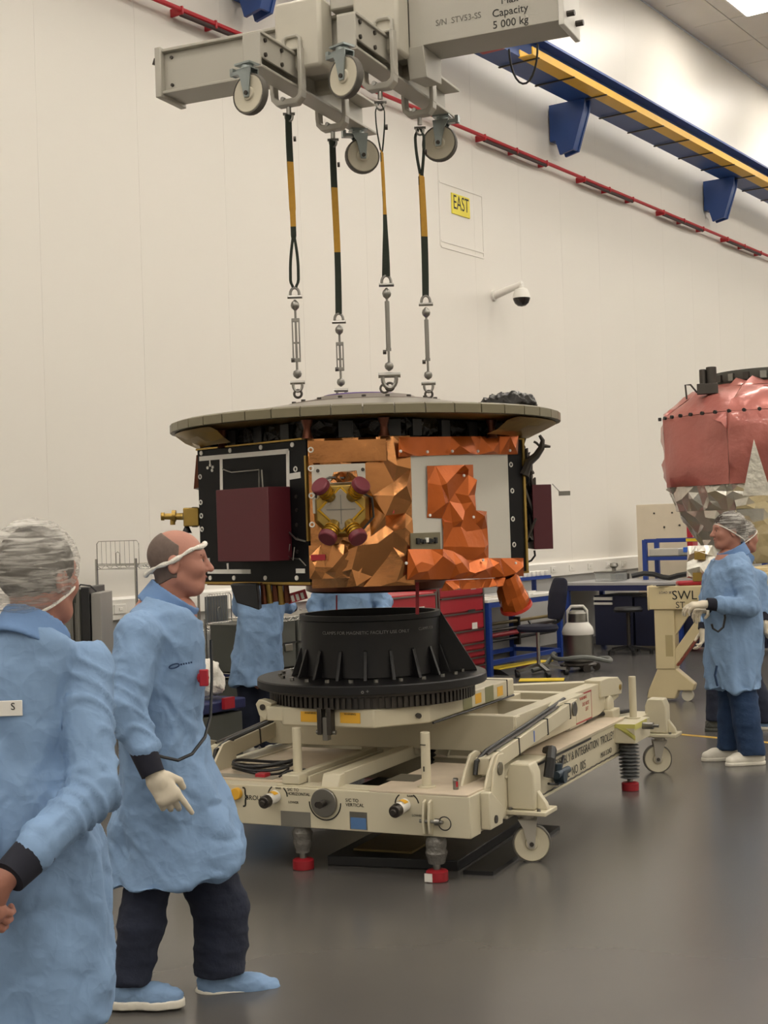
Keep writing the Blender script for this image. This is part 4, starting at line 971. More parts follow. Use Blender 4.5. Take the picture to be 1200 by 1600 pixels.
# front panel controls
M_y = M_label
def handle(x, z):
    h = MB().cyl((x, 0, z), (x, -.085, z-.008), .032, .030, n=20).build('handle', M_white, tr, bev=.004)
    aa = [math.radians(q_) for q_ in np.linspace(35, 125, 9)]; MB().add([(x+.0325*math.cos(q_), yy, z-.003+.0325*math.sin(q_)) for yy in (-.015, -.06) for q_ in aa], [(k, k+1, 10+k, 9+k) for k in range(8)]).build('yellow_band', M_y, h)
    MB().cyl((x, -.085, z-.008), (x, -.125, z-.012), .033, .030, n=20).cyl((x, -.125, z-.012), (x, -.14, z-.013), .016, n=12).build('knob', M_dsteel, h, bev=.004)
    return h
handle(-1.057, .372); handle(-.338, .368)
MB().cyl((-1.28, 0, .375), (-1.28, -.03, .375), .03, n=20).build('yellow_button', M_y, tr, bev=.004)
dl = MB().cyl((-.776, 0, .355), (-.776, -.02, .355), .071, n=36).build('dial', M_steel, tr, bev=.003)
MB().cyl((-.776, -.02, .355), (-.776, -.06, .352), .018, n=16).ring((-.79, -.055, .352), .012, .004, 'y', 14, 6).build('dial_knob', M_dsteel, dl)
def arc(cx, cz, r, a0, a1, w=.006, name='arc_mark'):
    pts = [(cx+r*math.cos(math.radians(a)), -.001, cz+r*math.sin(math.radians(a))) for a in np.linspace(a0, a1, 20)]
    m_ = MB()
    for p, q in zip(pts[:-1], pts[1:]): m_.bar(p, q, .002, w, (0, 0, 1) if abs(q[0]-p[0]) > abs(q[2]-p[2]) else (1, 0, 0))
    return m_.build(name, M_ink, tr)
arc(-.776, .355, .088, 180, 360)
arc(-1.045, .372, .055, 0, 50); arc(-1.045, .372, .055, 125, 170); arc(-.32, .368, .055, 10, 60); arc(-.335, .368, .055, 125, 175)
ft = lambda x, z: frame((x, -.0012, z), (1, 0, 0), (0, 0, 1))
for s, x, z, sz in (('S/C TO', -.955, .408, .021), ('HORIZONTAL', -.925, .388, .021), ('LOWER', -.955, .345, .017), ('RAISE', -1.04, .43-.018, .013), ('S/C TO', -.625, .372, .023), ('VERTICAL', -.610, .350, .023), ('RAISE', -.31, .41, .013), ('LOWER', -.275, .318, .016), ('GROUND', -1.165, .355, .034), ('}', -1.235, .362, .11)):
    text(s, sz, M_ink, tr, ft(x, z))
tb('blank_plate', -1.03, -.86, -.002, 0, .224, .30, mat('grey blank plate', '#7d7a72', .4, .4), 0)
ip = tb('rating_plate', -.64, -.545, -.002, 0, .232, .318, M_steel, 0); tb('blue_field', -.635, -.55, -.003, -.002, .234, .29, mat('blue field', '#4d6f9c', .4), 0, ip)
# lifting lug with shackle
for x in (-.235, -.205): MB().prism([(0, .40), (-.03, .39), (-.045, .31), (-.035, .24), (0, .23)], 'x', x, x+.012).build('lug', M_cream, tr, bev=.003)
MB().cyl((-.25, -.028, .30), (-.13, -.028, .30), .009, n=10).cyl((-.17, -.028, .30), (-.145, -.028, .30), .017, n=12).build('lug_pin', M_steel, tr)
MB().ring((-.12, -.03, .295), .032, .003, 'y', 20, 6).build('key_ring', M_black, tr)
MB().cyl((-.12, .12, .43), (-.12, .12, .47), .014, n=12).cyl((-.13, .12, .475), (-.11, .12, .475), .011, n=10).build('plug', M_steel, tr); MB().bx(-.112, -.104, .105, .112, .445, .47).build('red_tab', M_red, tr)
# cable coil and bits on the left deck
cc = MB()
for k in range(3): cc.tube([(-1.32+.16*math.cos(a)+.02*k, .30+.10*math.sin(a+.4*k), .445+.02*k+.012*math.sin(2*a+k)) for a in np.linspace(0, 2*math.pi, 24, endpoint=False)], .008, 6, True)
tag(cc.xform(np.array(Matrix.Translation((.36, 6.673, 0))@Matrix.Rotation(AZT, 4, 'Z'))).build('cable_coil', M_black), 'coil of black cable lying on the trolley deck beside the walking man', 'cable')
tb('red_clip', -1.26, -1.2, .14, .2, .431, .452, M_red, .004); MB().tube([(-1.12, .15, .44), (-1.1, .2, .46), (-1.06, .22, .465), (-1.02, .24, .455)], .006, 6).build('short_lead', M_black, tr)
MB().cyl((-1.03, .24, .43), (-1.03, .24, .47), .016, n=12).build('black_cap', M_black, tr)
# side lettering, chain line and control valves
fs_ = lambda y, z: frame((.0085, y, z), (0, 1, 0), (0, 0, 1))
text('ASSEMBLY & INTEGRATION  TROLLEY', .07, M_ink, tr, fs_(1.78, .37), sx=1.0, depth=.0005); text('SERIAL  NO  005', .07, M_ink, tr, fs_(1.52, .285), sx=1.05, depth=.0005); text('MAX LOAD', .045, M_ink, tr, fs_(2.2, .285), depth=.0005)
tb('slot_shade', .0075, .0095, .78, 1.9, .412, .424, M_black, 0)  # black strip painted in for the shaded gap under the flange
MB().tube([(-.02, 1.18, .455), (.03, 1.12, .47), (.045, 1.05, .43), (.04, 1.02, .34)], .028, 8).build('hose', M_black, tr)
vl = MB().cyl((.01, 1.22, .31), (.07, 1.22, .31), .035, n=14).cyl((.03, 1.22, .27), (.03, 1.22, .38), .022, n=12).cyl((.045, 1.34, .33), (.045, 1.14, .33), .02, n=12).build('valve', mat('slate valve', '#3d4a56', .4, .5), tr)
MB().tube([(.03, 1.05, .30), (.03, 1.2, .27), (.015, 1.36, .40)], .008, 6).build('valve_lead', M_black, tr)
for sx in (1,):
    MB().tube([(.009, .85+k*.05, .246+.004*(k % 2)) for k in range(36)], .004, 5).build('chain', M_dsteel, tr)
# low black plinth with a brass board on the floor under the trolley
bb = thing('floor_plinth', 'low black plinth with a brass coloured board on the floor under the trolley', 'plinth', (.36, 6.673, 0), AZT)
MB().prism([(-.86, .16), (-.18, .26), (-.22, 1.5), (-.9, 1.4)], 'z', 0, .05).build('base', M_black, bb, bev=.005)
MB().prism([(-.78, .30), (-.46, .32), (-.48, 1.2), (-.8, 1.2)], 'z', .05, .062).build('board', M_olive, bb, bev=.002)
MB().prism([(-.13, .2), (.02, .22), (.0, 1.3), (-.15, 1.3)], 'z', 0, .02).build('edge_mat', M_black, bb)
# ============================================================ PEOPLE
def head_sdf(P, ears=True):
    d = ell(P, (-.012, 0, .03), (.100, .078, .090))
    d = smin(d, ell(P, (.035, 0, -.03), (.060, .058, .085)), .04)
    d = smin(d, cap(P, (.062, -.012, -.092), (.062, .012, -.092), .026, .026), .03)                     # chin
    d = smin(d, cap(P, (.0, -.052, -.06), (.055, -.022, -.095), .02, .018), .03); d = smin(d, cap(P, (.0, .052, -.06), (.055, .022, -.095), .02, .018), .03)
    d = smin(d, cap(P, (.076, -.034, .028), (.076, .034, .028), .017, .017), .02)                       # brow
    for s in (-1, 1): d = -smin(-d, ell(P, (.100, s*.033, .004), (.016, .020, .013)), .012)             # sockets
    for s in (-1, 1): d = smin(d, ell(P, (.078, s*.033, .004), (.0125, .014, .011)), .004)
    d = smin(d, cap(P, (.092, 0, .016), (.117, 0, -.026), .009, .013), .012)                          # nose
    for s in (-1, 1): d = smin(d, ell(P, (.098, s*.012, -.031), (.012, .008, .008)), .008)
    for s in (-1, 1): d = smin(d, ell(P, (.066, s*.042, -.025), (.026, .020, .024)), .025)              # cheeks
    d = smin(d, cap(P, (.088, -.018, -.053), (.088, .018, -.053), .0085, .0085), .01); d = smin(d, cap(P, (.086, -.015, -.066), (.086, .015, -.066), .009, .009), .01)
    d = -smin(-d, cap(P, (.103, -.025, -.0595), (.103, .025, -.0595), .0045, .0045), .004)              # mouth line
    for s in ((-1, 1) if ears else ()):
        e_ = ell(P, (-.012, s*.083, -.008), (.022, .010, .033)); e_ = -smin(-e_, ell(P, (-.008, s*.092, -.006), (.012, .008, .021)), .005)
        d = smin(d, e_, .008)                                                                          # ears
    d = smin(d, cap(P, (-.025, 0, -.05), (-.045, 0, -.20), .057, .062), .03)                            # neck
    return d
def hand_mesh(curl=(.5, .6, .6, .7), thumb=.5, spread=.06, scale=1.0, fat=1.0):
    """right-handed: fingers along +x, palm faces -z, thumb on +y"""
    seg = []
    for i, (y, L_) in enumerate(((.030, (.043, .026, .020)), (.010, (.047, .030, .021)), (-.010, (.043, .028, .020)), (-.029, (.034, .021, .018)))):
        p = V(.088-.006*abs(i-1), y, .0); a = 0; sp = spread*(1.5-i)
        for k, l in enumerate(L_):
            a += curl[i]*(.9 if k else .7); q = p+l*V(math.cos(a)*math.cos(sp), math.sin(sp)*math.cos(a), -math.sin(a))
            seg.append((p, q, (.0093-.0007*k)*fat, (.0086-.0007*k)*fat)); p = q
    p = V(.025, .034, -.006); b = V(.062, .058, -.018-.02*thumb); c = V(.088, .062-.02*thumb, -.03-.03*thumb)
    seg += [(p, b, .0125*fat, .011*fat), (b, c, .0105*fat, .009*fat)]
    def f(P):
        S = P*V(1, 1, 1.55); d = cap(S, (.02, .012, 0), (.08, .014, 0), .026, .028); d = smin(d, cap(S, (.02, -.012, 0), (.078, -.014, 0), .026, .026), .015)/1.25
        d = smin(d, cap(P, (-.022, 0, 0), (.02, 0, 0), .025, .027), .02)
        fg = None
        for p_, q_, r1, r2 in seg:
            e_ = cap(P, p_, q_, r1, r2); fg = e_ if fg is None else smin(fg, e_, .003)
        return smin(d, fg, .008)
    v, q = surface(f, (-.085, -.065, -.13), (.21, .09, .05), .0045)
    return v*scale, q
def basis(x, zhint):
    x = V(*x); x /= np.linalg.norm(x); z = V(*zhint); z = z-x*np.dot(x, z); z /= np.linalg.norm(z); return np.stack([x, np.cross(z, x), z], 1)
def join(parts):
    vs = []; fs = []; o = 0
    for v, f in parts: vs.append(v); fs.append(f+o); o += len(v)
    return np.concatenate(vs), np.concatenate(fs)
def rotz(a): c, s = math.cos(a), math.sin(a); return np.array([[c, -s, 0], [s, c, 0], [0, 0, 1.]])
def person(label, Y, foot, head, rows, arms, legs, res=.01, headres=.0045, seed=1, coatm=None, jeans=None, cover='net', hairm=None, hem_tilt=0, yawc=0, grp=None, collar=True):
    """all positions as pixels in the vertical plane at distance Y (plus a depth offset); root on the floor"""
    r0 = aty(foot, 1100, Y); root = thing('person', label, 'person', (r0[0], Y, 0), 0, grp)
    O = V(r0[0], Y, 0)
    def J(x, y, dy=0.): return aty(x, y, Y+dy)-O
    body = []
    # head
    hc = J(*head['c']); Rh = rotz(head['yaw'])@np.array(Matrix.Rotation(head.get('pitch', 0), 3, 'Y')); k = head.get('s', 1.0)
    hv, hf = surface(head_sdf, (-.13, -.12, -.22), (.14, .12, .14), headres)
    tf = lambda v: (v*k)@Rh.T+hc
    body.append((tf(hv), hf))
    # coat
    lr = []
    for y, xl, xr, b, cy in rows:
        a, c = J(xl, y), J(xr, y); lr.append(((a[2]+c[2])/2, (a[0]+c[0])/2, cy, abs(c[0]-a[0])/2, b))
    AR = []
    for A in arms: AR.append((J(*A['sh']), J(*A['el']), J(*A['wr']), A.get('r', (.085, .072, .052))))
    Rz = rotz(head['yaw']); tl = head.get('neck', .62); nn = Rz@V(math.sin(tl), 0, math.cos(tl)); e1 = Rz@V(math.cos(tl), 0, -math.sin(tl)); e2 = Rz@V(0, 1, 0); cc = hc+Rz@V(-.02, 0, -.125)*k
    zs = [r[0] for r in lr]; zlo, zhi = min(zs), max(zs)
    top = max(lr)
    def coat(P):
        d = loft(P, lr, yawc, 2.3)
        ntop = V(hc[0]-.03*math.cos(head['yaw']), hc[1]-.03*math.sin(head['yaw']), hc[2]-.225)
        d = smin(d, cap(P, tuple(cc-nn*.03), (top[1], top[2], top[0]-.06), .082, .12), .05)
        for s_, e_, w_, r in AR:
            d = smin(d, smin(cap(P, s_, e_, r[0], r[1]), cap(P, e_, w_, r[1], r[2]), .015), .018)
        rr = np.linalg.norm((P-cc)-((P-cc)@nn)[..., None]*nn, axis=-1); d = -smin(-d, -((P-cc)@nn+.035-np.maximum(0, rr-.11)*.9), .02)
        if hem_tilt: d = np.maximum(d, (zlo+.001+hem_tilt*(P[..., 0]-lr[0][1]))-P[..., 2])
        return d
    pts = [(r[1]-max(r[3], r[4]), r[2]-max(r[3], r[4]), r[0]) for r in lr]+[(r[1]+max(r[3], r[4]), r[2]+max(r[3], r[4]), r[0]) for r in lr]+[tuple(p+s_*.1) for A in AR for p in A[:3] for s_ in (-1, 1)]+[tuple(hc+V(0, 0, -.1))]
    lo = np.min(pts, 0)-.03; hi = np.max(pts, 0)+.03
    cv, cf = surface(coat, lo, hi, res)
    f1 = folds(seed, .030, 8, 5, (1, 1, .3)); f2 = creases(seed+50, .16, .030, lo, hi, (1, 1, .42)); f3 = creases(seed+70, .08, .007, lo, hi, (1, 1, .6))
    ctr = np.array([np.mean([r[1] for r in lr]), np.mean([r[2] for r in lr])])
    def dp(v):
        low = np.clip((zhi-v[:, 2])/(zhi-zlo+1e-6), 0, 1); ang = np.arctan2(v[:, 1]-ctr[1], v[:, 0]-ctr[0])
        aw = np.zeros(len(v)); ac = np.zeros(len(v))
        for s_, e_, w_, r in AR:
            for p_, q_ in ((s_, e_), (e_, w_)):
                ba = q_-p_; h = np.clip((v-p_)@ba/(ba@ba), 0, 1); dd = np.linalg.norm(v-p_-h[:, None]*ba, axis=1); m_ = np.clip(1-(dd-.05)/.06, 0, 1); ac += m_*np.maximum(0, np.sin(h*np.linalg.norm(ba)*75+4*np.sin(v@V(17, 23, 11))+seed))**2; aw = np.maximum(aw, m_)
        return np.maximum(-.008-.05*(1-aw), f1(v)*(.4+low*.8)*(1-.7*aw)+f2(v)*(1-.6*aw)+f3(v))+.010*low**2*np.sin(ang*8+seed+v[:, 2]*3)+.011*ac
    ct = smesh('coat', cv, cf, coatm or M_coat, root, dp)
    # standing collar on the slanted neckline
    cy_, sy_ = math.cos(head['yaw']), math.sin(head['yaw'])
    def col(P):
        q = P-cc; u = q@e1/.098; w = q@e2/.084; n = q@nn; r_ = np.sqrt(u*u+w*w); d = np.abs(r_-1.0-np.clip(-n, 0, .1)*1.2)*.088-.006
        return np.maximum(d, np.maximum(n-.012, -.075-n))
    v, f = surface(col, cc-V(.16, .16, .16), cc+V(.16, .16, .14), .007); smesh('collar', v, f, M_coat2, ct)
    # sleeves end in knit cuffs; hands
    for A, (s_, e_, w_, r) in zip(arms, AR):
        d = (w_-e_)/np.linalg.norm(w_-e_)
        MB().cyl(w_-d*.015, w_+d*(.045+A.get('cuff', .05)), r[2]*.88, r[2]*.74, n=20).build('cuff', M_cuff, ct, smooth=60)
        if A.get('hand') is None: continue
        H = A['hand']; hvv, hff = hand_mesh(H.get('curl', (.5, .6, .6, .7)), H.get('thumb', .5), H.get('spread', .05), H.get('s', 1.0), H.get('fat', 1.1))
        if H.get('left'): hvv = hvv*V(1, -1, 1); hff = hff[:, ::-1]
        B = basis(H.get('dir', d), H.get('up', (0, 0, 1))); wp_ = w_+d*(.03+A.get('cuff', .05))
        hvv = hvv@B.T+wp_+B[:, 0]*.02
        if H.get('glove', True): smesh('glove', hvv, hff, M_glove, root)
        else: body.append((hvv, hff))
    # trousers, legs and shoes
    LG = [(J(*g['hip']), J(*g['knee']), J(*g['ank']), g.get('r', (.10, .085, .075))) for g in legs]
    def trs(P):
        d = None
        for h_, k_, a_, r in LG:
            e_ = smin(cap(P, h_, k_, r[0], r[1]), cap(P, k_, a_, r[1], r[2]), .02); e_ = np.maximum(e_, (a_[2]-.005)-P[..., 2]); d = e_ if d is None else smin(d, e_, .015)
        return d
    pts = [tuple(p+s_*.12) for g in LG for p in g[:3] for s_ in (-1, 1)]
    v, f = surface(trs, np.min(pts, 0), np.max(pts, 0), max(.010, res)); smesh('trousers', v, f, jeans or M_jeans, root, folds(seed+9, .010, 16, 6, (.7, .7, 1.3)))
    lv, lf = surface(lambda P: smin(smin(cap(P, LG[0][0], LG[0][1], .07, .055), cap(P, LG[0][1], LG[0][2]-V(0, 0, .02), .055, .04), .02), smin(cap(P, LG[-1][0], LG[-1][1], .07, .055), cap(P, LG[-1][1], LG[-1][2]-V(0, 0, .02), .055, .04), .02), .02),
                    np.min(pts, 0)-.05, np.max(pts, 0), .02); body.append((lv, lf))
    tv, tff = surface(lambda P: smin(cap(P, hc+V(0, 0, -.18), (ctr[0], ctr[1], zhi-.1), .06, .12), cap(P, (ctr[0], ctr[1], zhi-.1), tuple((LG[0][0]+LG[-1][0])/2), .11, .10), .04), np.minimum(np.min(pts, 0), hc-.3)-.15, np.maximum(np.max(pts, 0), hc)+.15, .025); body.append((tv, tff))
    for g, (h_, k_, a_, r) in zip(legs, LG):
        S = g['shoe']; B = rotz(S['yaw'])@np.array(Matrix.Rotation(S.get('pitch', 0), 3, 'Y')); an = V(a_[0], a_[1], max(0.085, a_[2])) if not S.get('lift') else a_
        oz = an+V(0, 0, -S.get('h', .085)); L_ = S.get('L', .19)
        up = lambda P: smin(smin(cap(P*V(1, 1.0, 1), (-.045, 0, .045), (L_*.55, 0, .040), .045, .046), cap(P, (L_*.5, 0, .036), (L_*.82, .006, .032), .046, .036), .02), cap(P, (-.02, 0, .05), (-.01, 0, .11), .05, .052), .03)
        v, f = surface(lambda P: np.maximum(up(P), .012-P[..., 2]), (-.12, -.08, -.01), (.30, .08, .17), .007)
        sh = smesh('shoe', v@B.T+oz, f, S.get('m', M_shoew), root, folds(seed+33, .006 if S.get('m') is not None else .001, 45, 5, (1, 1, 1)))
        v, f = surface(lambda P: np.maximum(np.maximum(up(P*V(1, 1, .25)+V(0, 0, .03))-.004, P[..., 2]-S.get('sole', .025)), -P[..., 2]), (-.13, -.08, -.01), (.30, .08, .05), .006)
        smesh('sole', v@B.T+oz, f, S.get('sm', M_shoew), sh)
    bv, bf = join(body); smesh('body', bv, bf, M_skin, root)
    # eyes and brows
    for s in (-1, 1):
        e_ = tf(np.array([[.0865, s*.033, .004]]))[0]; MB().lathe([(0, -.0095), (.007, -.006), (.0095, 0), (.007, .006), (0, .0095)], 10, tuple(e_)).build('eye', mat('eye', '#3a342f', .2, var=.3), root)
        MB().tube([tf(np.array([p_]))[0] for p_ in ((.0925, s*.016, .024), (.093, s*.032, .029), (.083, s*.050, .025))], .0045, 6).build('eyebrow', hairm or M_brownhair, root)
    MB().tube([tf(np.array([p_]))[0] for p_ in ((.087, -.022, -.0605), (.0985, -.008, -.0555), (.0995, 0, -.057), (.0985, .008, -.0555), (.087, .022, -.0605))], .0048, 6).build('lips', mat('lips', '#8d5248', .5), root)
    # hair and head cover
    if cover == 'band':
        def hair_(P):
            d = head_sdf(P, False)-.0025; return np.maximum(d, np.maximum((P[..., 0]*.55+P[..., 2]*.75)-.052, np.maximum(-.055-.5*np.clip(-P[..., 0]-.02, 0, 1)-P[..., 2], P[..., 0]*1.0-.1*P[..., 2]-.004)))
        v, f = surface(hair_, (-.13, -.12, -.12), (.14, .12, .14), headres); smesh('shaved_hair', tf(v), f, hairm or M_stub, root)
        pts = [(.111*math.cos(a)-.012, .0885*math.sin(a), .012+.052*math.cos(a)+.004*math.sin(5*a)) for a in np.linspace(0, 2*math.pi, 40, endpoint=False)]
        MB().tube([tf(np.array([p_]))[0] for p_ in pts], [.008+.002*math.sin(i*2.1)+.0015*math.sin(i*.9) for i in range(40)], 8, True).build('headband', M_netwhite, root)
    else:
        kk, kc = head.get('cut', (.62, .006))
        def hr(P): return np.maximum(ell(P, (-.016, 0, .032), (.112, .090, .104)), np.maximum(kk*P[..., 0]-kc+.012-P[..., 2], -.085-P[..., 2]))
        v, f = surface(hr, (-.15, -.13, -.12), (.15, .13, .16), .006); smesh('hair', tf(v), f, hairm or M_hair, root, folds(seed+2, .006, 60, 4, (1, 1, .3)))
        q_ = head.get('puff', 1.0)
        def net(P):
            d = ell(P, (-.026, 0, .036), (.128*q_, .108*q_, .116*q_)); d = smin(d, ell(P, (-.07, 0, -.02), (.075*q_, .085*q_, .075*q_)), .04)
            return np.maximum(d, kk*P[..., 0]-kc-P[..., 2])
        v, f = surface(net, (-.2, -.16, -.15), (.16, .16, .20), .007); smesh('hairnet', tf(v), f, M_net, root, folds(seed+3, .006, 40, 6, (1, 1, .7)))
        e_ = []
        for a_ in np.linspace(0, 2*math.pi, 40, endpoint=False):
            x_, y_ = .1*math.cos(a_), .09*math.sin(a_)
            lo_, hi_ = .3, 2.2
            for _ in range(24):
                m_ = (lo_+hi_)/2; P_ = np.array([[x_*m_-.03, y_*m_, kk*(x_*m_-.03)-kc+.002]])
                if net(P_)[0] < .0: lo_ = m_
                else: hi_ = m_
            e_.append(P_[0])
        MB().tube([tf(np.array([p_]))[0] for p_ in e_], .0045, 6, True).build('elastic_edge', M_netwhite, root)
    def skin_y(x, z, r=.02):
        A = np.zeros(len(ct.data.vertices)*3, np.float32); ct.data.vertices.foreach_get('co', A); A = A.reshape(-1, 3); m_ = (np.abs(A[:, 0]-x) < r) & (np.abs(A[:, 2]-z) < r)
        return float(A[m_][:, 1].min()) if m_.any() else 0.
    return root, J, skin_y
OV = M_coat
# walking man
p1, J1, t1_ = person('man in blue coat with white headband walking past the trolley, gloved hand lowered', 5.2, 270,
    dict(c=(279, 879), yaw=math.radians(4), s=1.0),
    [(1372, 172, 372, .23, 0), (1325, 172, 382, .225, 0), (1250, 178, 358, .21, 0), (1190, 183, 336, .20, 0), (1130, 183, 322, .20, 0), (1060, 184, 325, .21, 0), (1000, 186, 322, .21, 0), (955, 205, 308, .19, 0), (930, 228, 296, .12, 0)],
    [dict(sh=(216, 995, -.20), el=(196, 1105, -.29), wr=(222, 1168, -.32), r=(.088, .080, .056), cuff=.055, hand=dict(dir=(.50, .05, -.86), up=(.3, -1, .1), curl=(.12, .75, .8, .85), thumb=.2, s=1.08, fat=1.15)),
     dict(sh=(262, 990, .18), el=(285, 1110, .24), wr=(290, 1185, .22), r=(.085, .078, .056), hand=dict(dir=(.2, 0, -1), up=(.3, 1, .2), left=True))],
    [dict(hip=(240, 1320, -.05), knee=(222, 1440, -.08), ank=(205, 1535, -.09), r=(.09, .085, .072), shoe=dict(yaw=math.radians(-8), m=M_coat, sm=M_shoew, sole=.03, L=.19)),
     dict(hip=(305, 1310, .06), knee=(346, 1420, .09), ank=(343, 1518, .09), r=(.115, .105, .098), shoe=dict(yaw=math.radians(4), m=M_coat, sm=M_shoew, sole=.03, L=.23, lift=True, h=.09, pitch=math.radians(3)))],
    res=.009, headres=.004, seed=4, cover='band', hem_tilt=.20)
def cord(pts, r, name, m, parent): MB().tube(pts, r, 6).build(name, m, parent)
cord([J1(x, y, d) for x, y, d in ((330, 1000, .0), (331, 1060, -.04), (329, 1120, -.10), (320, 1152, -.16), (300, 1178, -.235), (278, 1188, -.26), (255, 1183, -.29), (240, 1178, -.33))], .006, 'wrist_cord', M_black, p1)
q1 = J1(317, 1059, -.12)
MB().ring(tuple(q1), .016, .008, 'y', 10, 6).bx(q1[0]-.012, q1[0]+.02, q1[1]-.012, q1[1]+.012, q1[2]-.03, q1[2]+.03).build('red_clip', M_red, p1, bev=.005)
p_ = J1(272, 1041, -.2); p_[1] = t1_(p_[0], p_[2], .03)-.004; em = MB().tube([(p_[0]+.018*math.cos(a), p_[1], p_[2]+.007*math.sin(a)+.004*math.cos(a)) for a in np.linspace(0, 2*math.pi, 18, endpoint=False)], .0028, 6, True)
for k_ in range(5): em.bx(p_[0]+.022+k_*.009, p_[0]+.028+k_*.009, p_[1]-.001, p_[1]+.003, p_[2]+.002+k_*.0015, p_[2]+.008+k_*.0015)
em.build('chest_emblem', M_bjeans, p1)['kind'] = 'stuff'
# man standing by the foil covered module
p2, J2, t2_ = person('man in blue coat, jeans and white shoes holding gloved hands at his waist', 9.8, 1148,
    dict(c=(1137, 830), yaw=math.radians(186), s=1.0, puff=.92, neck=.42),
    [(1076, 1104, 1189, .21, 0), (1030, 1104, 1188, .20, 0), (980, 1101, 1187, .19, 0), (930, 1097, 1184, .19, 0), (895, 1102, 1178, .19, 0), (872, 1113, 1168, .16, 0), (860, 1124, 1158, .10, 0)],
    [dict(sh=(1158, 893, -.17), el=(1172, 948, -.23), wr=(1126, 945, -.25), r=(.085, .075, .055), cuff=.05, hand=dict(dir=(-1, .15, -.05), up=(0, -.3, 1), curl=(.5, .6, .6, .7), left=True, s=1.05)),
     dict(sh=(1120, 893, .17), el=(1108, 948, .20), wr=(1105, 950, -.02), r=(.08, .07, .052), cuff=.04, hand=dict(dir=(-.6, -.6, -.1), up=(0, 0, 1), curl=(.6, .7, .7, .8), s=1.0))],
    [dict(hip=(1156, 1050, -.05), knee=(1166, 1125, -.09), ank=(1175, 1178, -.09), r=(.105, .095, .095), shoe=dict(yaw=math.radians(188), L=.19)),
     dict(hip=(1142, 1050, .05), knee=(1142, 1118, .09), ank=(1138, 1170, .12), r=(.10, .09, .085), shoe=dict(yaw=math.radians(182), L=.19))],
    res=.012, headres=.006, seed=8, jeans=M_bjeans, hairm=M_brownhair)
cord([J2(x, y, -.27) for x, y in ((1131, 952), (1133, 965), (1130, 980), (1122, 987), (1114, 982), (1112, 975))], .008, 'wrist_cord', M_black, p2)
cord([J2(x, y, -.23) for x, y in ((1120, 1040), (1117, 1055), (1121, 1072))], .008, 'coat_tie', M_bjeans, p2)
# onlooker with hands behind the back
p3, J3, t3_ = person('grey haired onlooker in hairnet and blue coat, seen from behind with hands clasped', 3.8, 55,
    dict(c=(62, 903), yaw=math.radians(63), s=1.04, puff=1.04, cut=(.45, .055)),
    [(1588, -75, 176, .19, 0), (1500, -72, 178, .185, 0), (1400, -68, 176, .18, 0), (1320, -66, 172, .175, 0), (1260, -62, 148, .17, 0), (1180, -58, 120, .165, 0), (1090, -60, 118, .165, 0), (1030, -50, 128, .15, 0), (996, -20, 128, .125, 0), (972, 15, 105, .10, 0)],
    [dict(sh=(134, 1040, .0), el=(147, 1235, -.12), wr=(54, 1330, -.29), r=(.070, .068, .060), cuff=.05, hand=dict(dir=(-.85, .05, -.40), up=(.2, -1, .3), curl=(.45, .5, .55, .6), glove=False, s=1.1)),
     dict(sh=(-40, 1040, .0), el=(-75, 1235, -.10), wr=(-55, 1345, -.29), r=(.082, .078, .062), cuff=.04, hand=dict(dir=(.5, .05, -.8), up=(-.2, -1, .3), glove=False, left=True, curl=(.9, .9, .9, .9)))],
    [dict(hip=(15, 1520, 0), knee=(8, 1590, 0), ank=(5, 1768, 0), r=(.10, .085, .075), shoe=dict(yaw=math.radians(80))),
     dict(hip=(105, 1520, 0), knee=(110, 1590, 0), ank=(112, 1768, 0), r=(.10, .085, .075), shoe=dict(yaw=math.radians(65)))],
    res=.009, headres=.005, seed=15)
b_ = J3(-16, 1111, -.205); b_[1] = t3_(b_[0], b_[2], .05)-.003; bk = MB().bx(b_[0]-.072, b_[0]+.072, b_[1]-.002, b_[1]+.002, b_[2]-.02, b_[2]+.02).build('back_badge', M_white, p3, bev=.0015)
text('S', .026, M_ink, bk, frame((b_[0]+.048, b_[1]-.0025, b_[2]+.004), (1, 0, 0), (0, 0, 1)))
# colleagues behind the satellite
p4, J4, t4_ = person('person in blue coat and dark trousers standing between wire shelving and black adapter', 10.8, 405,
    dict(c=(405, 862), yaw=math.radians(95), s=1.0),
    [(1071, 360, 446, .20, 0), (1030, 364, 445, .19, 0), (980, 367, 443, .18, 0), (930, 369, 441, .18, 0), (905, 372, 438, .17, 0), (893, 388, 424, .10, 0)],
    [dict(sh=(378, 915, .0), el=(376, 950, .14), wr=(392, 955, .35), r=(.08, .065, .05)), dict(sh=(432, 915, .0), el=(440, 945, .12), wr=(452, 948, .30), r=(.08, .065, .05))],
    [dict(hip=(388, 1060, 0), knee=(389, 1110, 0), ank=(390, 1168, 0), shoe=dict(yaw=1.5)), dict(hip=(419, 1060, 0), knee=(421, 1110, 0), ank=(423, 1168, 0), shoe=dict(yaw=1.6))],
    res=.014, headres=.008, seed=22, hairm=M_brownhair)
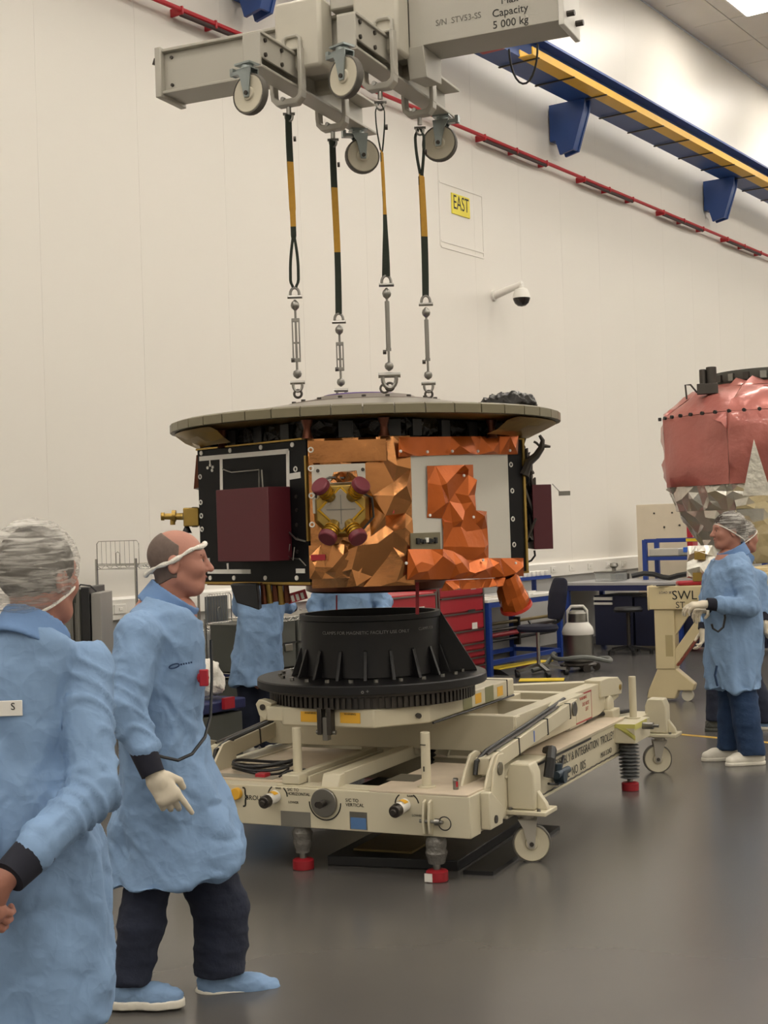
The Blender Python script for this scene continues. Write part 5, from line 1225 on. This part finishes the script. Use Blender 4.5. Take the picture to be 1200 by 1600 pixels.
p5, J5, t5_ = person('person in blue coat glimpsed between the satellite and the black adapter', 10.6, 545,
    dict(c=(545, 860), yaw=math.radians(90), s=1.0),
    [(1071, 505, 588, .20, 0), (1030, 508, 586, .19, 0), (970, 508, 584, .18, 0), (925, 508, 582, .18, 0), (900, 512, 578, .16, 0), (890, 528, 564, .10, 0)],
    [dict(sh=(514, 912, .0), el=(494, 948, .02), wr=(498, 985, -.12), r=(.085, .07, .05)), dict(sh=(576, 912, .0), el=(600, 942, .02), wr=(598, 975, -.12), r=(.085, .07, .05))],
    [dict(hip=(530, 1060, 0), knee=(530, 1110, 0), ank=(531, 1168, 0), shoe=dict(yaw=1.5)), dict(hip=(562, 1060, 0), knee=(563, 1110, 0), ank=(564, 1168, 0), shoe=dict(yaw=1.6))],
    res=.014, headres=.008, seed=23, hairm=M_brownhair)
p6, J6, t6_ = person('person in blue coat mostly hidden behind the man with white shoes', 11.3, 1148,
    dict(c=(1163, 840), yaw=math.radians(20), s=1.0),
    [(1060, 1098, 1192, .20, 0), (1020, 1100, 1192, .19, 0), (970, 1106, 1190, .18, 0), (920, 1108, 1190, .18, 0), (892, 1115, 1186, .16, 0), (880, 1135, 1172, .10, 0)],
    [dict(sh=(1112, 905, .0), el=(1104, 945, .0), wr=(1100, 968, -.05), r=(.075, .062, .048), cuff=.04, hand=dict(dir=(-.05, 0, -1), up=(1, 0, 0))), dict(sh=(1184, 905, .0), el=(1190, 935, .0), wr=(1193, 955, -.05), r=(.075, .062, .048), cuff=.04, hand=dict(dir=(.05, 0, -1), up=(-1, 0, 0), left=True))],
    [dict(hip=(1128, 1050, 0), knee=(1122, 1085, 0), ank=(1119, 1125, 0), r=(.10, .09, .085), shoe=dict(yaw=math.radians(-10), m=M_case, sm=M_case)), dict(hip=(1168, 1050, 0), knee=(1182, 1085, 0), ank=(1196, 1128, 0), r=(.10, .09, .085), shoe=dict(yaw=math.radians(-20), m=M_coat))],
    res=.014, headres=.008, seed=24, jeans=M_jeans, hairm=M_hair)
# ============================================================ COVERED MODULE ON ITS STAND
MC = aty(1212, 800, 14.1); mo = thing('covered_module', 'large spacecraft module in pink film above silver foil on a beige stand', 'spacecraft module', (MC[0], MC[1], 0), math.radians(-14))
def zpx(x, y, Y): return float(aty(x, y, Y)[2])
zt, zs, zk, zb = 3.02, 2.80, 2.02, 1.33
NP = 8
def octr(r, ph=.39): return [(r*math.cos(2*math.pi*k/NP+ph), r*math.sin(2*math.pi*k/NP+ph)) for k in range(NP)]
def shell(rows, sp, amp, seed, name, m, ph=.39):
    """faceted crumpled skin over octagonal rings rows=(r,z)"""
    for i in range(len(rows)-1):
        (r0, z0), (r1, z1) = rows[i], rows[i+1]; A, B = octr(r0, ph), octr(r1, ph)
        for k in range(NP):
            a, b, c, d = V(*A[k], z0), V(*A[(k+1) % NP], z0), V(*B[(k+1) % NP], z1), V(*B[k], z1)
            Lb = np.linalg.norm(b-a); Lt = np.linalg.norm(c-d); ux = (b-a)/Lb; n_ = np.cross(ux, d-a); n_ /= np.linalg.norm(n_); vy = np.cross(n_, ux); h = (d-a)@vy; off = (d-a)@ux
            F_ = np.eye(4); F_[:3, 0] = ux; F_[:3, 1] = vy; F_[:3, 2] = n_; F_[:3, 3] = a
            foil([(0, 0), (Lb, 0), (off+Lt, h), (off, h)], sp, amp, seed*50+i*9+k, F_, .12).build(name, m, mo, smooth=8 if m is M_silver else 75)
MB().prism(octr(.5), 'z', 1.3, 2.7).build('core', M_silver, mo, smooth=0)
shell([(1.12, zk), (1.14, zs-.10), (.74, zt-.05), (.62, zt)], .15, .075, 3, 'pink_film', M_pink)
shell([(.56, 1.25), (.72, 1.42), (1.0, 1.78), (1.09, zk+.02)], .085, .06, 4, 'silver_foil', M_silver)
# long gap in the pink skirt showing foil
pa = V(*octr(1.17)[4], 0); 
for dx in (1175,):
    p = aty(dx, 700, 13.0)-V(MC[0], MC[1], 0); Rm = rotz(math.radians(14)); p = Rm@p
    MB().prism([(p[0]-.10, 1.9), (p[0]+.16, 1.9), (p[0]+.02, 2.42)], 'y', p[1]+.02, p[1]+.03).build('foil_gap', M_silver, mo, smooth=0)
MB().lathe([(.46, zt), (.56, zt), (.58, zt+.05), (.58, zt+.12), (.50, zt+.13), (.48, zt+.05)], 44).build('top_ring', M_case, mo)
for k in range(22):
    th = 2*math.pi*k/22; MB().bx(.56, .60, -.03, .03, zt+.02, zt+.09).xform(np.array(Matrix.Rotation(th, 4, 'Z'))).build('ring_clamp', M_dsteel if k % 2 else M_steel, mo)
q = Rm@(aty(1105, 590, 13.6)-V(MC[0], MC[1], 0))
MB().cyl((q[0]-.04, q[1], q[2]-.10), (q[0]-.04, q[1], q[2]+.08), .035, n=12).cyl((q[0]+.04, q[1], q[2]-.1), (q[0]+.04, q[1], q[2]+.10), .05, n=12).bx(q[0]-.1, q[0]+.1, q[1]-.05, q[1]+.05, q[2]-.16, q[2]-.06).build('valve_group', M_dsteel, mo, bev=.004)
MB().tube([q+V(-.2, 0, -.2), q+V(-.21, 0, -.06), q+V(-.16, 0, -.06), q+V(-.1, 0, -.14)], .01, 6).build('handle_wire', M_dsteel, mo)
for k in range(14):
    a = math.radians(200+k*7); MB().cyl((1.145*math.cos(a)*1.0, 1.145*math.sin(a), zs-.10), (1.17*math.cos(a), 1.17*math.sin(a), zs-.10), .018, n=10).build('snap', M_ink, mo)
p = Rm@(aty(1092, 870, 13.2)-V(MC[0], MC[1], 0))
foil([(-.12, 1.15), (.16, 1.15), (.2, 1.45), (-.1, 1.45)], .07, .08, 77, frame((p[0], p[1], 0), (1, 0, 0), (0, 0, 1))).build('foil_skirt', M_silver, mo, smooth=0)
MB().bx(p[0]-.04, p[0]+.06, p[1]-.07, p[1]-.06, 1.32, 1.40).build('yellow_patch', M_brass, mo); MB().bx(p[0]-.06, p[0]+.02, p[1]-.07, p[1]-.06, 1.12, 1.20).build('yellow_patch', M_brass, mo)
# stand
SO = atz(1026, 1092); st = thing('module_stand', 'beige steel stand on casters with diagonal brace under the foil module', 'stand', (SO[0], SO[1]-.1, 0), AZT)
def sb(name, *a, m=None, bev=.008): return MB().bx(*a).build(name, m or M_stand, st, bev=bev)
sb('top_beam', -.04, 2.6, -.08, .10, .86, 1.08); sb('end_cap', -.055, -.04, -.085, .105, .855, 1.085)
sb('beam_recess_shade', -.0555, -.054, -.05, .07, .89, 1.05, m=mat('recess shade olive', '#7c6f4c', .6))  # flat patch, darker stand colour stands for shade in a hollow beam end
sb('leg', 0, .19, -.06, .10, .30, .86); sb('leg_recess_shade', .10, .17, -.0615, -.06, .42, .62, m=mat('recess shade beige', '#a8986f', .6))  # leg patch is flat, a darker beige painted as hollow shade
MB().prism([(.02, .32), (.17, .32), (.36, .16), (.34, .10), (.20, .10), (.17, .02), (-.10, .02), (-.08, .10)], 'y', -.05, .06).build('foot', M_stand, st, bev=.01)
MB().bar((.16, 0, .36), (.55, 0, .88), .11, .10, (0, 1, 0)).build('brace', M_stand, st, bev=.006)
MB().bar((.20, 0, .335), (.59, 0, .855), .10, .02, (1, 0, 0)).build('brace_edge', mat('rust red edge', '#8a3a28', .6), st)
MB().prism([(.19, .62), (.19, .86), (.36, .86)], 'y', -.02, .02).build('gusset', M_stand, st)
sb('rear_leg', 2.3, 2.5, -.06, .10, .05, .86); sb('rear_foot', 2.1, 2.7, -.1, .14, .02, .12)
sb('cross_member', .5, 2.3, -.02, .08, .84, .98); sb('saddle', .6, 2.2, -.4, 1.4, 1.08, 1.2); sb('support_ring', .9, 1.9, .0, 1.0, 1.2, 1.24)
for x, y in ((-.05, 0), (.28, .0), (2.2, 0), (2.6, 0)): MB().cyl((x, -.02, .055), (x, .03, .055), .055, n=18).build('caster_wheel', M_rubber if x < 0 else M_clear if False else M_wheel, st)
text('SWL', .12, M_ink, st, frame((.30, -.0815, .99), (1, 0, 0), (0, 0, 1))); text('ST-A', .085, M_ink, st, frame((.30, -.0815, .90), (1, 0, 0), (0, 0, 1)))
text('LOAD SET', .03, M_bin, st, frame((.13, -.0815, 1.02), (1, 0, 0), (0, 0, 1)))
p = SO+V(.25, -.2, 0)
pc = aty(1080, 915, 13.2); 
tag(MB().bx(pc[0]-.13, pc[0]+.16, pc[1]-.05, pc[1]+.08, 1.082, 1.125).build('red_pouch', M_red, bev=.015), 'flat red pouch lying on the beam of the beige stand', 'pouch')
pc = aty(1052, 914, 13.2); tag(MB().bx(pc[0]-.16, pc[0]+.02, pc[1]-.01, pc[1]+.02, 1.082, 1.094).build('black_tool', M_black, bev=.004), 'thin black tool lying on the beige stand beside the red pouch', 'tool')
pc = aty(1090, 900, 13.3); vv, ff = surface(lambda P: smin(ell(P, (0, 0, .03), (.07, .05, .035)), ell(P, (.05, 0, .05), (.05, .04, .03)), .03), (-.12, -.1, -.02), (.15, .1, .12), .014)
tag(smesh('white_cloth', vv, ff, M_netwhite, None, folds(5, .02, 40, 5, (1, 1, 1)), (pc[0], pc[1]+.1, 1.125)), 'crumpled white cloth lying behind the red pouch', 'cloth')
# ============================================================ BENCHES AND STORES ALONG THE WALL
def wthing(name, label, cat, t, n, grp=None): return thing(name, label, cat, wp(t, n), ANG, grp)   # local x along wall, -y into the room
# red drawer cabinets
def cabinet(xa, xb, n, hs, label, ztop, label_plate=False):
    ta, tb_ = tcol(xa, n, 960), tcol(xb, n, 960); c = wthing('tool_cabinet', label, 'cabinet', ta, n, 'red drawer cabinets'); w = tb_-ta
    MB().bx(0, w, .02, .62, .0, ztop).build('body', M_red, c, bev=.008)
    MB().bx(w-.02, w+.012, .0, .03, .0, ztop).build('grey_edge', M_steel, c); MB().bx(-.012, .012, .0, .03, .0, ztop).build('grey_edge', M_steel, c)
    z = ztop-.01
    for h in hs:
        d = MB().bx(.02, w-.025, -.0, .02, z-h+.008, z-.008).build('drawer', M_red, c, bev=.004); MB().bx(.02, w-.025, -.018, .0, z-.02, z-.006).build('handle_strip', M_steel, d); z -= h
    if label_plate:
        for zz_ in (ztop-.06, ztop-.5): MB().bx(w-.28, w-.17, -.003, .0, zz_-.04, zz_+.03).build('paper_label', M_white, c)
        MB().bx(w-.36, w-.2, -.003, 0, ztop-.36, ztop-.32).build('badge', M_ink, c)
    else: MB().bx(w*.3, w*.75, -.003, 0, ztop-.26, ztop-.14).build('paper_label', M_white, c)
    return c
cabinet(687, 757, .75, (.15, .18, .2, .15, .08, .08, .09, .14), 'red tool cabinet with white edged drawers beside the blue legged bench', 1.10, True)
cabinet(600, 683, .80, (.3, .3, .3), 'red cabinet with a white paper label behind the black adapter', 1.02)
# bench with blue legs and small parts rack
ta, tb_ = tcol(764, .75, 1000), tcol(874, .75, 960)
bn = wthing('work_bench', 'white topped workbench on blue legs behind the office chair', 'bench', ta, 0); w = tb_-ta
MB().bx(-.04, w+.04, -.78, -.05, .83, .865).build('top', M_white, bn, bev=.004)
for x, y in ((0, -.75), (w, -.75), (0, -.08), (w, -.08)): MB().bx(x-.03, x+.03, y-.03, y+.03, 0, .83).build('leg', M_deskblue, bn)
for y in (-.75, -.08):
    MB().bx(0, w, y-.02, y+.02, .77, .83).build('rail', M_deskblue, bn); MB().bx(0, w, y-.02, y+.02, .12, .17).build('rail', M_deskblue, bn)
for x in (0, w): MB().bx(x-.02, x+.02, -.75, -.08, .12, .17).build('rail', M_deskblue, bn)
rk = wthing('parts_rack', 'small blue edged shelf with a row of white blocks above the workbench', 'rack', ta+.45, .30); wr_ = w-.25
MB().bx(0, wr_, -.25, .05, 1.02, 1.06).build('shelf', M_deskblue, rk); MB().bx(.02, .06, -.05, 0, .865, 1.02).build('upright', M_deskblue, rk); MB().bx(wr_-.06, wr_-.02, -.05, 0, .865, 1.02).build('upright', M_deskblue, rk)
nb_ = 13
for k in range(nb_): MB().bx(wr_*k/nb_+.01, wr_*(k+.62)/nb_, -.24, -.08, 1.06, 1.12).build('white_block', M_white, rk, bev=.006)
for k, (x, y, s) in enumerate(((.12, -.5, 0), (.5, -.55, .15), (.95, -.6, -.25), (1.4, -.4, .1))):
    tag(MB().bx(-.12, .12, -.16, .16, 0, .012+.01*(k % 2)).xform(np.array(Matrix.Translation(tuple(wp(ta+x, -y+.0, .866)))@Matrix.Rotation(ANG+s, 4, 'Z'))).build('paper_stack', M_white, bev=.002), ['loose white papers near the bench edge by the red cabinet', 'white binder lying on the workbench top', 'turned sheaf of papers on the workbench', 'thin white folder at the back of the workbench'][k], 'papers')
wr2 = wthing('pipe_rack', 'red and black pipes stored on brackets low on the wall', 'pipe rack', ta, .06)
for z, m, r_ in ((.42, M_dsteel, .02), (.36, M_red, .03), (.29, M_black, .018), (.50, M_olive, .02)): MB().cyl((.05, -.1, z), (w+1.0, -.1, z), r_, n=8).build('pipe', m, wr2)
for x in (0, w*.5, w): MB().bx(x-.02, x+.02, -.13, -.03, .2, .55).build('bracket', M_dsteel, wr2)
# office chair
cp = wp(tcol(842, 1.25, 1040), 1.25); chh = thing('office_chair', 'dark navy office chair with chrome star base beside the workbench', 'chair', cp, math.radians(200))
MB().lathe([(.03, 0), (.22, .0), (.235, .03), (.22, .065), (.1, .075), (.0, .075)], 28, (0, 0, .50)).build('seat', M_navy, chh)
sv, sf = surface(lambda P: np.maximum(loft(P, [(.62, -.22, 0, .035, .16), (.72, -.24, 0, .04, .20), (.92, -.27, 0, .04, .21), (1.05, -.30, 0, .035, .17), (1.09, -.30, 0, .02, .12)]), -1), (-.40, -.26, .58), (-.12, .26, 1.12), .016); smesh('backrest', sv, sf, M_navy, chh)
MB().bar((-.1, 0, .52), (-.27, 0, .60), .05, .02).bar((-.27, 0, .60), (-.30, 0, .82), .05, .02, (0, 1, 0)).build('back_bar', M_black, chh)
MB().cyl((0, 0, .10), (0, 0, .5), .022, n=14).build('gas_column', M_chrome, chh)
bs_ = MB()
for k in range(5): a = 2*math.pi*k/5+.2; MB().bar((0, 0, .13), (.30*math.cos(a), .30*math.sin(a), .07), .045, .03).build('base_arm', M_chrome, chh); MB().cyl((.30*math.cos(a)-.02, .30*math.sin(a), .03), (.30*math.cos(a)+.02, .30*math.sin(a), .03), .03, n=12).build('castor', M_black, chh)
MB().bar((-.05, -.2, .52), (-.02, -.26, .60), .03, .02).build('lever', M_black, chh)
# vacuum cleaner
vp = atz(905, 1048); vc = thing('vacuum_cleaner', 'steel drum vacuum cleaner with cream head and coiled grey hose', 'vacuum cleaner', vp, 0)
MB().lathe([(.16, .10), (.175, .12), (.175, .42), (.165, .43)], 28).build('drum', M_steel, vc)
MB().lathe([(.18, .42), (.185, .45), (.17, .50), (.13, .55), (.125, .56)], 28).build('head', M_white, vc); MB().lathe([(.115, .56), (.11, .66), (.08, .69), (.0, .69)], 24).build('motor_cover', M_steel, vc)
MB().tube([(-.11, 0, .55), (-.11, 0, .69), (-.07, 0, .74), (.07, 0, .74), (.11, 0, .69), (.11, 0, .55)], .018, 8).build('handle', M_white, vc)
for k in range(5): a = 2*math.pi*k/5; MB().cyl((.2*math.cos(a), .2*math.sin(a)-.015, .045), (.2*math.cos(a), .2*math.sin(a)+.015, .045), .045, n=14).build('castor', M_dsteel, vc)
MB().lathe([(.2, .06), (.21, .08), (.16, .11)], 24).build('dolly', M_dsteel, vc)
hp = [(.33*math.cos(a)+.03, .30*math.sin(a)-.02, .12+.06*math.sin(a*.5)+.02*math.sin(3*a)) for a in np.linspace(2.6, 7.2, 40)]; hp = [(-.55, -.12, .03), (-.42, -.05, .05)]+hp
MB().tube(hp, .026, 8).build('hose', mat('grey hose', '#6d706c', .5), vc)
# yellow and black cable ramps
for a, b, lb in (((768, 1054), (852, 1040), 'yellow and black striped cable ramp on the floor beside the office chair'), ((812, 1072), (882, 1071), 'yellow topped cable ramp on the floor behind the trolley')):
    A, B = atz(*a), atz(*b); L_ = np.linalg.norm(B-A); d = (B-A)/L_; c = thing('cable_ramp', lb, 'cable ramp', A, math.atan2(d[1], d[0]))
    MB().prism([(-.25, 0), (.25, 0), (.12, .06), (-.12, .06)], 'x', 0, L_).build('base', M_black, c); MB().bx(0, L_, -.12, .12, .06, .068).build('yellow_lid', M_yelltape, c)
# long bench standing out from the wall, cupboards under it
t2 = tcol(886, .1, 960); tq = t2+.0
b2 = wthing('lab_bench', 'grey topped lab bench with navy frame and cupboards running out from the wall', 'bench', t2, 0)
MB().bx(-.0, 1.15, -3.4, -.05, .86, .90).build('top', M_desk, b2, bev=.004)
for y in (-3.3, -1.7, -.1):
    for x in (.04, 1.1): MB().bx(x-.03, x+.03, y-.03, y+.03, 0, .86).build('leg', M_deskblue, b2)
MB().bx(.0, .04, -3.3, -.1, .79, .86).build('front_rail', M_bin, b2)
M_nav2 = mat('navy cupboard', '#171b33', .5, var=.1)
for k, (y0, y1) in enumerate(((-1.0, -.45), (-1.6, -1.03), (-2.2, -1.63), (-2.8, -2.23), (-3.35, -2.83))):
    cu_ = MB().bx(.12, .9, y0, y1, .06, .72-.02*k).build('cupboard', M_nav2, b2, bev=.006); MB().bx(.105, .12, y0+.03, y0+.06, .34, .52).build('handle', M_steel, cu_)
MB().bx(.10, .12, -.72, -.45, .66, .70).bx(.10, .12, -.72, -.45, .60, .63).build('white_drawer_edge', M_white, b2)
c3 = wthing('bench_stool', 'black swivel stool standing in front of the navy cupboards', 'stool', t2-.35, 1.15)
MB().lathe([(.0, .54), (.18, .54), (.19, .57), (.17, .60), (.0, .60)], 22).build('seat', M_black, c3); MB().cyl((0, 0, .08), (0, 0, .54), .025, n=12).build('column', M_dsteel, c3)
for k in range(5): a = 2*math.pi*k/5; MB().bar((0, 0, .1), (.28*math.cos(a), .28*math.sin(a), .05), .04, .03).build('base_arm', M_black, c3); MB().cyl((.28*math.cos(a), .28*math.sin(a), 0), (.28*math.cos(a), .28*math.sin(a), .05), .025, n=10).build('castor', M_black, c3)
# perspex box, rack and trays on the bench
pb = wthing('clear_box', 'low clear plastic box with a small gauge on top at the bench end', 'box', t2+.25, .42)
MB().bx(-.02, .35, -.3, .0, .902, 1.02).build('box', M_clear, pb, bev=.004); MB().bx(-.03, .36, -.31, .01, 1.02, 1.035).build('lid', M_steel, pb); MB().cyl((.2, -.18, 1.035), (.2, -.18, 1.07), .03, n=12).lathe([(.03, 1.07), (.06, 1.10), (.05, 1.14), (.0, 1.15)], 14, (.2, -.18, 0)).build('gauge', M_steel, pb)
tag(MB().bx(-.1, .1, -.1, .1, 0, .08).xform(np.array(Matrix.Translation(tuple(wp(t2+.85, .50, .902)))@Matrix.Rotation(ANG, 4, 'Z'))).build('black_box', M_black, bev=.008), 'small black box on the bench beside the clear box', 'box')
bk_ = wthing('blue_shelf', 'blue steel frame shelf with trays standing on the lab bench', 'shelf', t2+.7, 0)
ya, yb = -.95, -2.6
for y in (ya, yb):
    for x in (0, .4): MB().bx(x-.025, x+.025, y-.03, y+.03, .90, 1.44).build('post', M_deskblue, bk_)
for z in (1.16, 1.40):
    MB().bx(-.02, .02, yb, ya, z, z+.05).build('beam', M_deskblue, bk_); MB().bx(.38, .42, yb, ya, z, z+.05).build('beam', M_deskblue, bk_)
MB().bx(.0, .4, yb, ya, 1.20, 1.215).build('shelf_board', M_case, bk_); MB().bx(-.026, -.02, -1.95, -1.55, 1.405, 1.445).build('yellow_label', M_yelltape, bk_)
tag(MB().bx(0, .35, -.75, 0, 0, .07).xform(np.array(Matrix.Translation(tuple(wp(t2+.68, 1.50, 1.26)))@Matrix.Rotation(ANG, 4, 'Z'))).build('blue_tray', M_brt, bev=.01), 'bright blue plastic tray on the blue frame shelf', 'tray')
tag(MB().bx(0, .35, -.42, 0, 0, .10).xform(np.array(Matrix.Translation(tuple(wp(t2+.72, 1.0, 1.216)))@Matrix.Rotation(ANG, 4, 'Z'))).build('grey_tray', M_rad, bev=.01), 'pale grey tray on the blue frame shelf', 'tray')
tag(MB().tube([tuple(wp(t2+.35+.1*math.sin(k*.9), .9+k*.14, .968+.03*math.sin(k*1.3))) for k in range(12)], .035, 7).build('cable_bundle', M_black), 'long black cable bundle lying on the lab bench', 'cables')
# beige board with red edge behind the module
pb_ = wp(tcol(1036, .75, 830), .75); bo_ = thing('notice_board', 'beige pegboard cabinet with a red edge behind the foil module', 'cabinet', (pb_[0], pb_[1], 0), AZT)
MB().bx(-.38, .34, 0, .35, .0, 1.93).build('body', mat('beige board', '#cbbfa9', .6), bo_, bev=.006); MB().bx(.34, .42, 0, .3, .0, 1.9).build('red_edge', M_red, bo_)
for x, z in ((-.12, 1.80), (.14, 1.80), (.02, 1.6), (.24, 1.62)): MB().cyl((x, -.008, z), (x, 0, z), .014, n=8).build('peg', M_dsteel, bo_)
# ---------------------------------------------------------------- wire shelving on the left
def wire_unit(t, n, w, d, posts_h, shelves, label):
    u = wthing('wire_shelving', label, 'shelving', t, n, 'chrome wire shelving')
    for x in (0, w):
        for y in (0, -d): MB().cyl((x, y, 0), (x, y, posts_h), .0125, n=10).build('post', M_chrome, u)
    for z in shelves:
        s_ = MB()
        for y in (0, -d): s_.cyl((0, y, z), (w, y, z), .005, n=6); s_.cyl((0, y, z-.03), (w, y, z-.03), .004, n=6); s_.tube([(w*k/24, y, z-.03*(k % 2)) for k in range(25)], .003, 5)
        for x in (0, w): s_.cyl((x, 0, z), (x, -d, z), .005, n=6); s_.cyl((x, 0, z-.03), (x, -d, z-.03), .004, n=6)
        for k in range(1, int(w/.035)): s_.cyl((k*.035, 0, z), (k*.035, -d, z), .0025, n=4, cap=False)
        s_.build('wire_shelf', M_chrome, u)['kind'] = 'stuff'
    return u
def divider(u, x0, x1, y, z, h):
    d = MB(); d.tube([(x0, y, z), (x0, y, z+h-.02), (x0+.02, y, z+h), (x1-.02, y, z+h), (x1, y, z+h-.02), (x1, y, z)], .004, 6); d.cyl((x0, y, z+.01), (x1, y, z+.01), .004, n=6)
    for k in range(1, 9): d.cyl((x0+(x1-x0)*k/9, y, z+.01), (x0+(x1-x0)*k/9, y, z+h), .002, n=5)
    m_ = (x0+x1)/2; d.tube([(m_-.02, y, z), (m_-.02, y, z+h*.5), (m_, y, z+h*.55), (m_+.02, y, z+h*.5), (m_+.02, y, z)], .0035, 6)
    o = d.build('wire_divider', M_chrome, u); o['kind'] = 'stuff'; return o
nA = .15; tA_ = tcol(150, nA, 900)-.01; wA = 1.25
uA_ = wire_unit(tA_, nA+.02, wA, .45, 1.53, (.35, .9, 1.475), 'tall chrome wire shelving with an upright wire divider by the wall')
dv = divider(uA_, -.46, .02, 0, 1.476, .20); dv.rotation_euler = (0, 0, math.pi/2); dv.location = (.03, 0, 0)
nB = .9; tB_ = tcol(320, nB, 960); wB = tcol(470, nB, 960)-tB_
uB_ = wire_unit(tB_, nB, wB, .5, 1.0, (.12, .32, .55, .985), 'low chrome wire shelving with grey cases behind the adapter')
xa_, xb_ = tcol(323, nB+.42, 940)-tB_, tcol(361, nB+.42, 940)-tB_; divider(uB_, xa_, xb_, -.42, .99, .24)
bd_ = MB().bx(xa_+.02, xb_-.02, -.40, -.38, .995, 1.21).build('backing_sheet', mat('grey mesh sheet', '#55585a', .6), uB_)
for k in range(2):
    x0 = .02+k*wB*.5; cs_ = thing('equipment_case', ['olive grey equipment case with a red sticker on the wire shelf', 'olive grey equipment case with white labels on the wire shelf'][k], 'case', wp(tB_+x0, nB, .557), ANG)
    MB().bx(0, wB*.47, -.46, -.03, 0, .40).build('body', M_case, cs_, bev=.012); MB().bx(0, wB*.47, -.468, -.46, .20, .215).build('lid_seam', M_black, cs_)
    for x in (.1, .22, .34): MB().bx(x, x+.05, -.464, -.46, .26, .30).build('white_label', M_white, cs_)
    if k == 0: MB().bx(.12, .22, -.466, -.46, .24, .38).build('red_sticker', M_red, cs_)
    for x in (.15, .45): MB().bx(x, x+.1, -.475, -.46, .14, .2).build('latch', M_steel, cs_, bev=.004)
for k in range(4):
    x0 = .03+(k % 2)*wB*.42; z = (.125, .325)[k//2]
    tag(MB().bx(0, wB*.36, -.44, -.04, 0, .17).bx(-.01, wB*.36+.01, -.45, -.03, .15, .17).xform(np.array(Matrix.Translation(tuple(wp(tB_+x0, nB, z)))@Matrix.Rotation(ANG, 4, 'Z'))).build('storage_bin', (M_bin, M_case, M_case, M_bin)[k], bev=.006),
        ['navy storage bin on the bottom wire shelf', 'grey storage bin on the bottom wire shelf', 'grey storage bin on the second wire shelf', 'navy storage bin on the second wire shelf'][k], 'bin')
vv, ff = surface(lambda P: smin(ell(P, (0, 0, .16), (.16, .12, .17)), ell(P, (.05, 0, .08), (.14, .12, .09)), .05), (-.25, -.2, -.02), (.28, .2, .4), .02); vv[:, 2] = np.maximum(vv[:, 2], 0)
pw_ = wp(tcol(319, 1.85, 1030), 1.85); tag(smesh('white_bag', vv*.85, ff, M_netwhite, None, folds(3, .03, 18, 6, (1, 1, 1)), (pw_[0], pw_[1], .525)), 'white plastic bag slumped in front of the wire shelving', 'bag')
bag_st = thing('bag_trolley', 'low dark trolley with red clips under the white plastic bag', 'trolley', (pw_[0], pw_[1], 0), ANG)
MB().bx(-.3, .22, -.2, .2, .42, .498).build('tray', M_bin, bag_st, bev=.01); MB().bx(-.28, .2, -.18, .18, .0, .40).build('body', M_case, bag_st, bev=.01); MB().bx(-.05, .06, -.23, -.2, .44, .52).build('red_clip', M_red, bag_st)
# bench with white top behind the adapter
tC, nC = tcol(440, .7, 980), .0
b4 = wthing('side_table', 'navy table with a white top between the wire shelving and the red cabinet', 'table', tC-.2, .05)
MB().bx(0, 1.1, -.75, 0, .80, .84).build('top', M_white, b4, bev=.004); MB().bx(.03, 1.07, -.72, -.03, .0, .78).build('cabinet', M_bin, b4, bev=.006)
# dark equipment rack at the left
pr = aty(128, 950, 9.3); er = thing('equipment_rack', 'grey and black equipment rack standing behind the onlooker', 'rack', (pr[0], pr[1], 0), .0)
zt_ = zpx(130, 918, 9.3)
MB().bx(-.22, .0, 0, .5, .0, zt_-.01).build('cabinet', M_case, er, bev=.008); MB().bx(.0, .055, -.02, .5, .0, zt_).build('black_panel', M_black, er, bev=.004); MB().bx(.06, .125, -.0, .4, .0, zt_-.04).build('grey_panel', mat('grey plate', '#8f8c88', .45, .3), er, bev=.004)
MB().cyl((-.02, -.03, .3), (-.02, -.03, zt_+.02), .012, n=10).cyl((-.06, -.03, .3), (-.06, -.03, zt_-.04), .010, n=10).build('tube', M_steel, er); MB().tube([(-.04, -.02, zt_-.02), (.0, -.02, zt_+.02), (.06, 0, zt_+.01), (.1, 0, zt_-.03)], .006, 6).build('cable', M_black, er)
MB().bx(-.2, -.02, -.006, 0, zt_-.5, zt_-.1).build('front_plate', M_steel, er)
